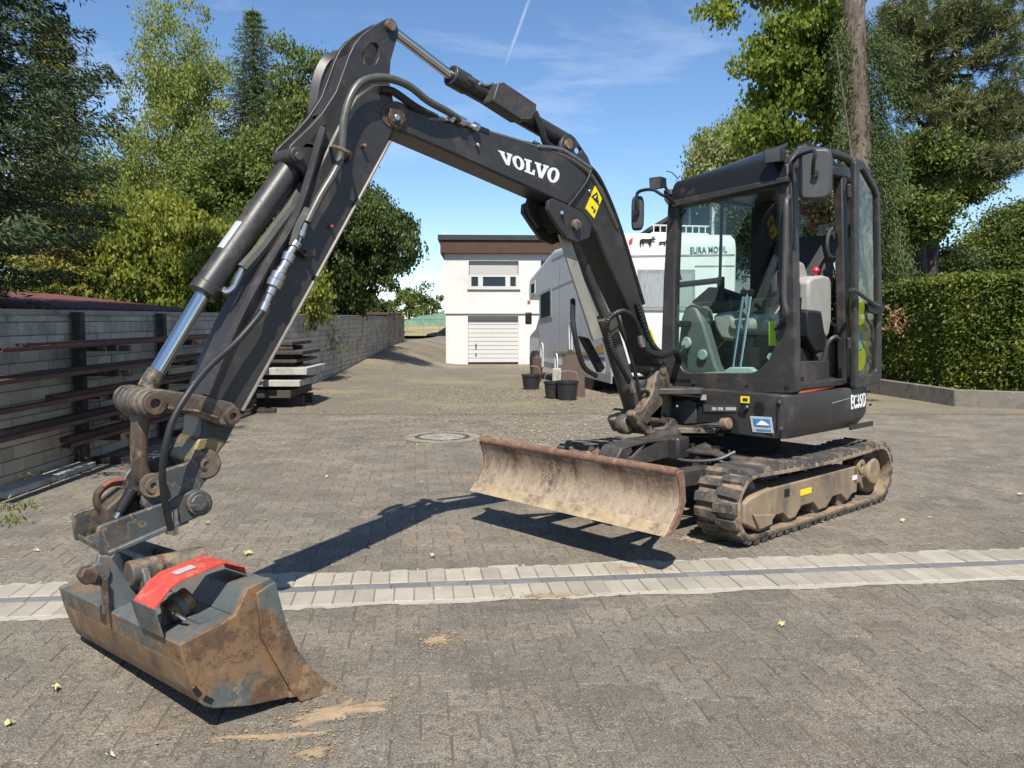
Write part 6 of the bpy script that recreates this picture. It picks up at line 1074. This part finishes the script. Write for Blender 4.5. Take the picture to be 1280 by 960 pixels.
# seat
seat = MB().box(MW(-.2, .24, 1.34), (.46, .46, .12), MAX).out('seat', X['seat'], cab, .05); sb_q = [(-.44, 1.32), (-.36, 1.34), (-.52, 1.95), (-.58, 2.03), (-.63, 2.0), (-.58, 1.4)]
MB().prism([MW(a, .52, z) for a, z in sb_q], -ML * .46).out('backrest', X['seat_dark'], seat, .05); MB().prism([MW(a, .36, z) for a, z in ((-.325, 1.38), (-.30, 1.4), (-.40, 1.74), (-.43, 1.72))], -ML * .24).out('back_cushion', X['seat'], seat, .02)
MB().box(MW(-.2, .24, 1.15), (.4, .4, .26), MAX).out('seat_base', X['black'], seat, .03)
MB().prism([onB(x, y, .50) for x, y in ((990, 365), (990, 320), (1006, 329), (1011, 345), (1009, 365), (1006, 372), (992, 375))], -ML * .1).out('bolster', X['seat'], seat, .02)
MB().prism([onB(x, y, .60) for x, y in ((1011, 352), (1016, 346), (1030, 344), (1037, 346), (1040, 352), (1040, 400), (1037, 418), (1033, 424), (1029, 415), (1026, 392), (1011, 390))], -ML * .13).out('console_left', X['console_lt'], seat, .02)
MB().prism([onB(x, y, .612) for x, y in ((1009, 389), (1027, 390), (1032, 420), (1033, 440), (1020, 440), (1010, 420))], -ML * .12).out('console_bellows', X['black'], seat, .01)
MB().cyl(onB(1019, 348, .56), onB(1020, 341, .56), .012, n=8).out('safety_lever', X['redknob'], seat); k_ = onB(1020, 338, .56); MB().tube([k_ - UZ * .026, k_ - UZ * .014, k_, k_ + UZ * .014, k_ + UZ * .025], [.008, .022, .027, .022, .008], 14).out('red_knob', X['redknob'], seat)
hl_ = MB(); hl_.tube([onB(997, 398, .52), onB(996, 385, .52), onB(997, 372, .52)], [.02, .03, .03], 12); hl_.out('joystick', X['black'], seat)
MB().tube(smoothpath([onB(994, 404, .5), onB(1003, 397, .5), onB(1010, 402, .5), onB(1008, 412, .5)], 4), .018, 8).out('cable', X['label'], seat); MB().box(MW(-.05, .4, 1.12), (.34, .3, .14), MAX).out('seat_rail', X['void'], seat, .01)
# front console, levers
fc = MB().prism([onA(x, y, .16) for x, y in ((842, 470), (848, 425), (851, 398), (856, 384), (863, 380), (870, 385), (879, 405), (887, 432), (894, 456), (903, 472), (890, 490), (842, 488))], -MF * .1).out('console', X['console'], cab, .02)
MB().prism([onA(x, y, .10) for x, y in ((873, 385), (879, 382), (885, 388), (887, 400), (882, 408))], -MF * .06).out('console_pad', X['console'], fc, .01)
for x, y, r in ((859, 428.5, .045), (879.5, 443.5, .040)):
    c = onA(x, y, .165); MB().cyl(c, c + MF * .025, r, n=20).out('knob', X['knob'], fc, .006)
MB().prism([onA(x, y, .0) for x, y in ((890, 393), (914, 388), (925, 420), (918, 428), (900, 425), (892, 410))], -MF * .2).out('seat_front', X['console_lt'], fc, .03); MB().prism([onA(x, y, -.02) for x, y in ((931, 392), (968, 393), (968, 407), (934, 406))], -MF * .25).out('seat_cushion_front', X['console_lt'], fc, .03)
for (x0, y0, x1, y1) in ((916, 463, 929, 371), (925, 463, 938, 371)):
    p, q = onA(x0, y0, .2), onA(x1, y1, .12); lv = MB().cyl(p, q, .012, n=10).out('travel_lever', X['chrome'], fc); d = q - p; MB().tube([q, q + d * .03, q + d * .08, q + d * .105], [.012, .022, .026, .012], 12).out('lever_knob', X['black'], lv)
MB().prism([onA(x, y, .22) for x, y in ((905, 463), (912, 459), (938, 459), (947, 466), (945, 470), (905, 470))], -MF * .05).out('pedal_plate', X['knob'], fc, .01)
MB().box(MW(.2, .3, .985), (.3, .7, .03), MAX).out('front_floor', X['void'], cab); MB().cyl(onA(964, 446, .25), onA(964, 446, .3), .03, n=6).out('floor_nut', X['steel'], cab); MB().prism([onA(x, y, .28) for x, y in ((961, 402), (969, 401), (968.5, 432), (961, 432))], -MF * .01).out('hivis_strip', X['hivis'], cab)
jc = MB(); jc.cyl(onA(901, 360, .0), onA(901, 346, .0), .028, n=12); jc.tube([onA(901, 376, .0), onA(901, 360, .0)], [.05, .025], 14); jc.out('joystick_right', X['black'], cab, .004); MB().prism([onA(x, y, -.02) for x, y in ((862, 378), (885, 358), (913, 368), (915, 386), (890, 392))], -MF * .2).out('right_console', X['black'], cab, .02)
MB().prism([onA(x, y, -.05) for x, y in ((955, 372), (956, 345), (964, 328), (970, 325), (971, 380), (958, 385))], -MF * .08).out('seat_wing', X['seat_dark'], cab, .02)
MB().tube(smoothpath([onA(846, 346, .2), onA(848, 343, .2), onA(850, 350, .2)], 4), .016, 8).out('catch', X['black'], cab); MB().tube([onA(845, 356.5, .24), onA(903, 350, .2)], .022, 8).out('front_rail', X['black'], cab); MB().tube(smoothpath([onA(898, 246, .25), onA(902, 256, .25), onA(908, 258, .25), onA(915, 250, .25), onA(916, 244, .25)], 5), .006, 6).out('wiper_hose', X['black'], cab); MB().tube([onA(857, 262, .3), onA(849, 276, .31)], .008, 6).out('wiper_arm', X['black'], cab)
# door, folded back against the tail
dr = MB(); DB = .77
do_ = [(1062.5, 203), (1068, 200), (1075, 205), (1090, 232), (1094, 243), (1096.5, 380), (1096, 472), (1091, 479), (1066, 486), (1062, 484)]; di_ = [(1068, 214), (1073, 213), (1087, 238), (1090, 246), (1091.5, 380), (1090, 462), (1087, 466), (1069.5, 471), (1067, 469)]
dr = MB().prism([onB(x, y, DB) for x, y in do_], ML * .04, ([onB(x, y, DB) for x, y in di_],)).out('door', X['paint'], exc, .01)
MB().prism([onB(x, y, DB + .02) for x, y in di_], ML * .005).out('door_glass', X['glass_door'], dr, smooth=False)
MB().tube(smoothpath([onB(1063, 362, DB + .06), onB(1070, 364, DB + .07), onB(1080, 371, DB + .08), onB(1094, 381, DB + .08), onB(1101, 383, DB + .05)], 5), .015, 8).out('door_handle', X['grey_plastic'], dr)
MB().prism([onB(x, y, DB + .045) for x, y in ((1080, 380), (1090, 377), (1101, 380), (1101, 390), (1090, 393), (1081, 390))], ML * .03).out('latch_box', X['black'], dr, .006); MB().tube(smoothpath([onB(1082, 388, DB + .05), onB(1084, 400, DB + .05), onB(1090, 408, DB + .05), onB(1091, 425, DB + .04)], 5), .011, 8).out('latch_rod', X['grey_plastic'], dr)
for y in (247, 436): MB().cyl(onB(1061, y, DB + .03), onB(1060.5, y - 17 if y < 300 else y - 14, DB + .03), .018, n=10).out('hinge', X['paint'], dr, .004)
bag = [onB(x, y, DB - .03) for x, y in ((1066, 372), (1075, 368), (1082, 380), (1081, 400), (1084, 425), (1083, 455), (1078, 466), (1066, 470))]
bg_ = MB().prism(bag, -ML * .04).out('document_bag', X['bag'], dr, .02); MB().prism([onB(x, y, DB - .027) for x, y in ((1067.5, 419), (1077.5, 417), (1077.5, 436), (1067.5, 438))], ML * .003).out('bag_label', X['knob'], bg_); MB().prism([onB(x, y, DB - .0235) for x, y in ((1067.5, 419), (1077.5, 417), (1077.5, 424), (1067.5, 426))], ML * .002).out('bag_label_head', X['blue'], bg_)
# mirrors and work lights
def mirror(root_pts, c, ux, uy, w, h, th, name='mirror'):
    m = MB().tube(smoothpath(root_pts, 5), .012, 8).out(name, X['black'], exc); pts = []
    for i in range(24):
        q = 2 * math.pi * i / 24; sx, sy = math.cos(q), math.sin(q); pts.append(c + ux * w / 2 * np.sign(sx) * abs(sx) ** .45 + uy * h / 2 * np.sign(sy) * abs(sy) ** .45)
    nrm = np.cross(ux, uy); MB().prism(pts, nrm * th).out('mirror_shell', X['grey_plastic'], m, .02); MB().prism([c + (p - c) * .9 - nrm * .004 for p in pts], nrm * .003).out('mirror_glass', X['mirror'], m); c2_ = c + nrm * th; MB().cyl(c2_, c2_ + nrm * .03, .022, n=14).out('ball_joint', X['black'], m); return m
uy_ = UZ; mc = onB(1019, 219, .84); mirror([onB(990, 232, .68), onB(989, 212, .70), onB(992, 201, .72), onB(1002, 193, .80), onB(1018, 189, .96), onB(1017, 203, .96), onB(1016, 218, .93)], mc, np.array([.94, -.34, 0]), uy_, .205, .325, .05)
mc2 = onA(798, 267, .55); mirror([onA(843, 255, .42), onA(834, 246, .5), onA(828, 244, .55), onA(815, 237, .58), onA(798, 240, .60), onA(796, 252, .61), onA(797, 266, .60)], mc2, (ML * .85 - MF * .3) / np.linalg.norm(ML * .85 - MF * .3), uy_, .095, .25, .04)
def lamp(c, fw, w, h, dep, root):
    fw = fw / np.linalg.norm(fw); rt_ = np.cross(fw, UZ); rt_ /= np.linalg.norm(rt_); up = np.cross(rt_, fw); l = MB(); l.add([c + rt_ * sx * w / 2 * k + up * sy * h / 2 * k - fw * d_ for d_, k in ((0, 1), (dep, .72)) for sx, sy in ((-1, -1), (1, -1), (1, 1), (-1, 1))], [(0, 1, 2, 3), (7, 6, 5, 4), (0, 4, 5, 1), (1, 5, 6, 2), (2, 6, 7, 3), (3, 7, 4, 0)]); l = l.out('work_light', X['black'], exc, .008)
    MB().box(c + fw * .003, (w * .82, h * .82, .008), (rt_, up, fw)).out('lens', X['lamp'], l); MB().tube([c - fw * dep, c - fw * dep * 1.3 - up * .02, root], .012, 8).out('bracket', X['black'], l)
lamp(onA(966, 194, .46), MF + ML * .05 - UZ * .12, .125, .10, .09, onA(980, 205, .36)); lamp(onA(819, 229, .5), MF + ML * .05 - UZ * .12, .11, .09, .09, onA(838, 244, .40))
MB().tube(smoothpath([onA(833, 214, .42), onA(840, 216, .40), onA(848, 224, .36)], 4), .004, 5).out('lamp_cable', X['black'], exc); MB().prism([onA(x, y, .39) for x, y in ((829, 238), (838, 236), (842, 252), (834, 256), (830, 250))], -MF * .04).out('mirror_bracket', X['paint_dusty'], exc, .006)
MB().tube([onA(1030, 240, -.35) + UZ * .0, onA(1030, 240, -.35) + UZ * .01], .004, 5)
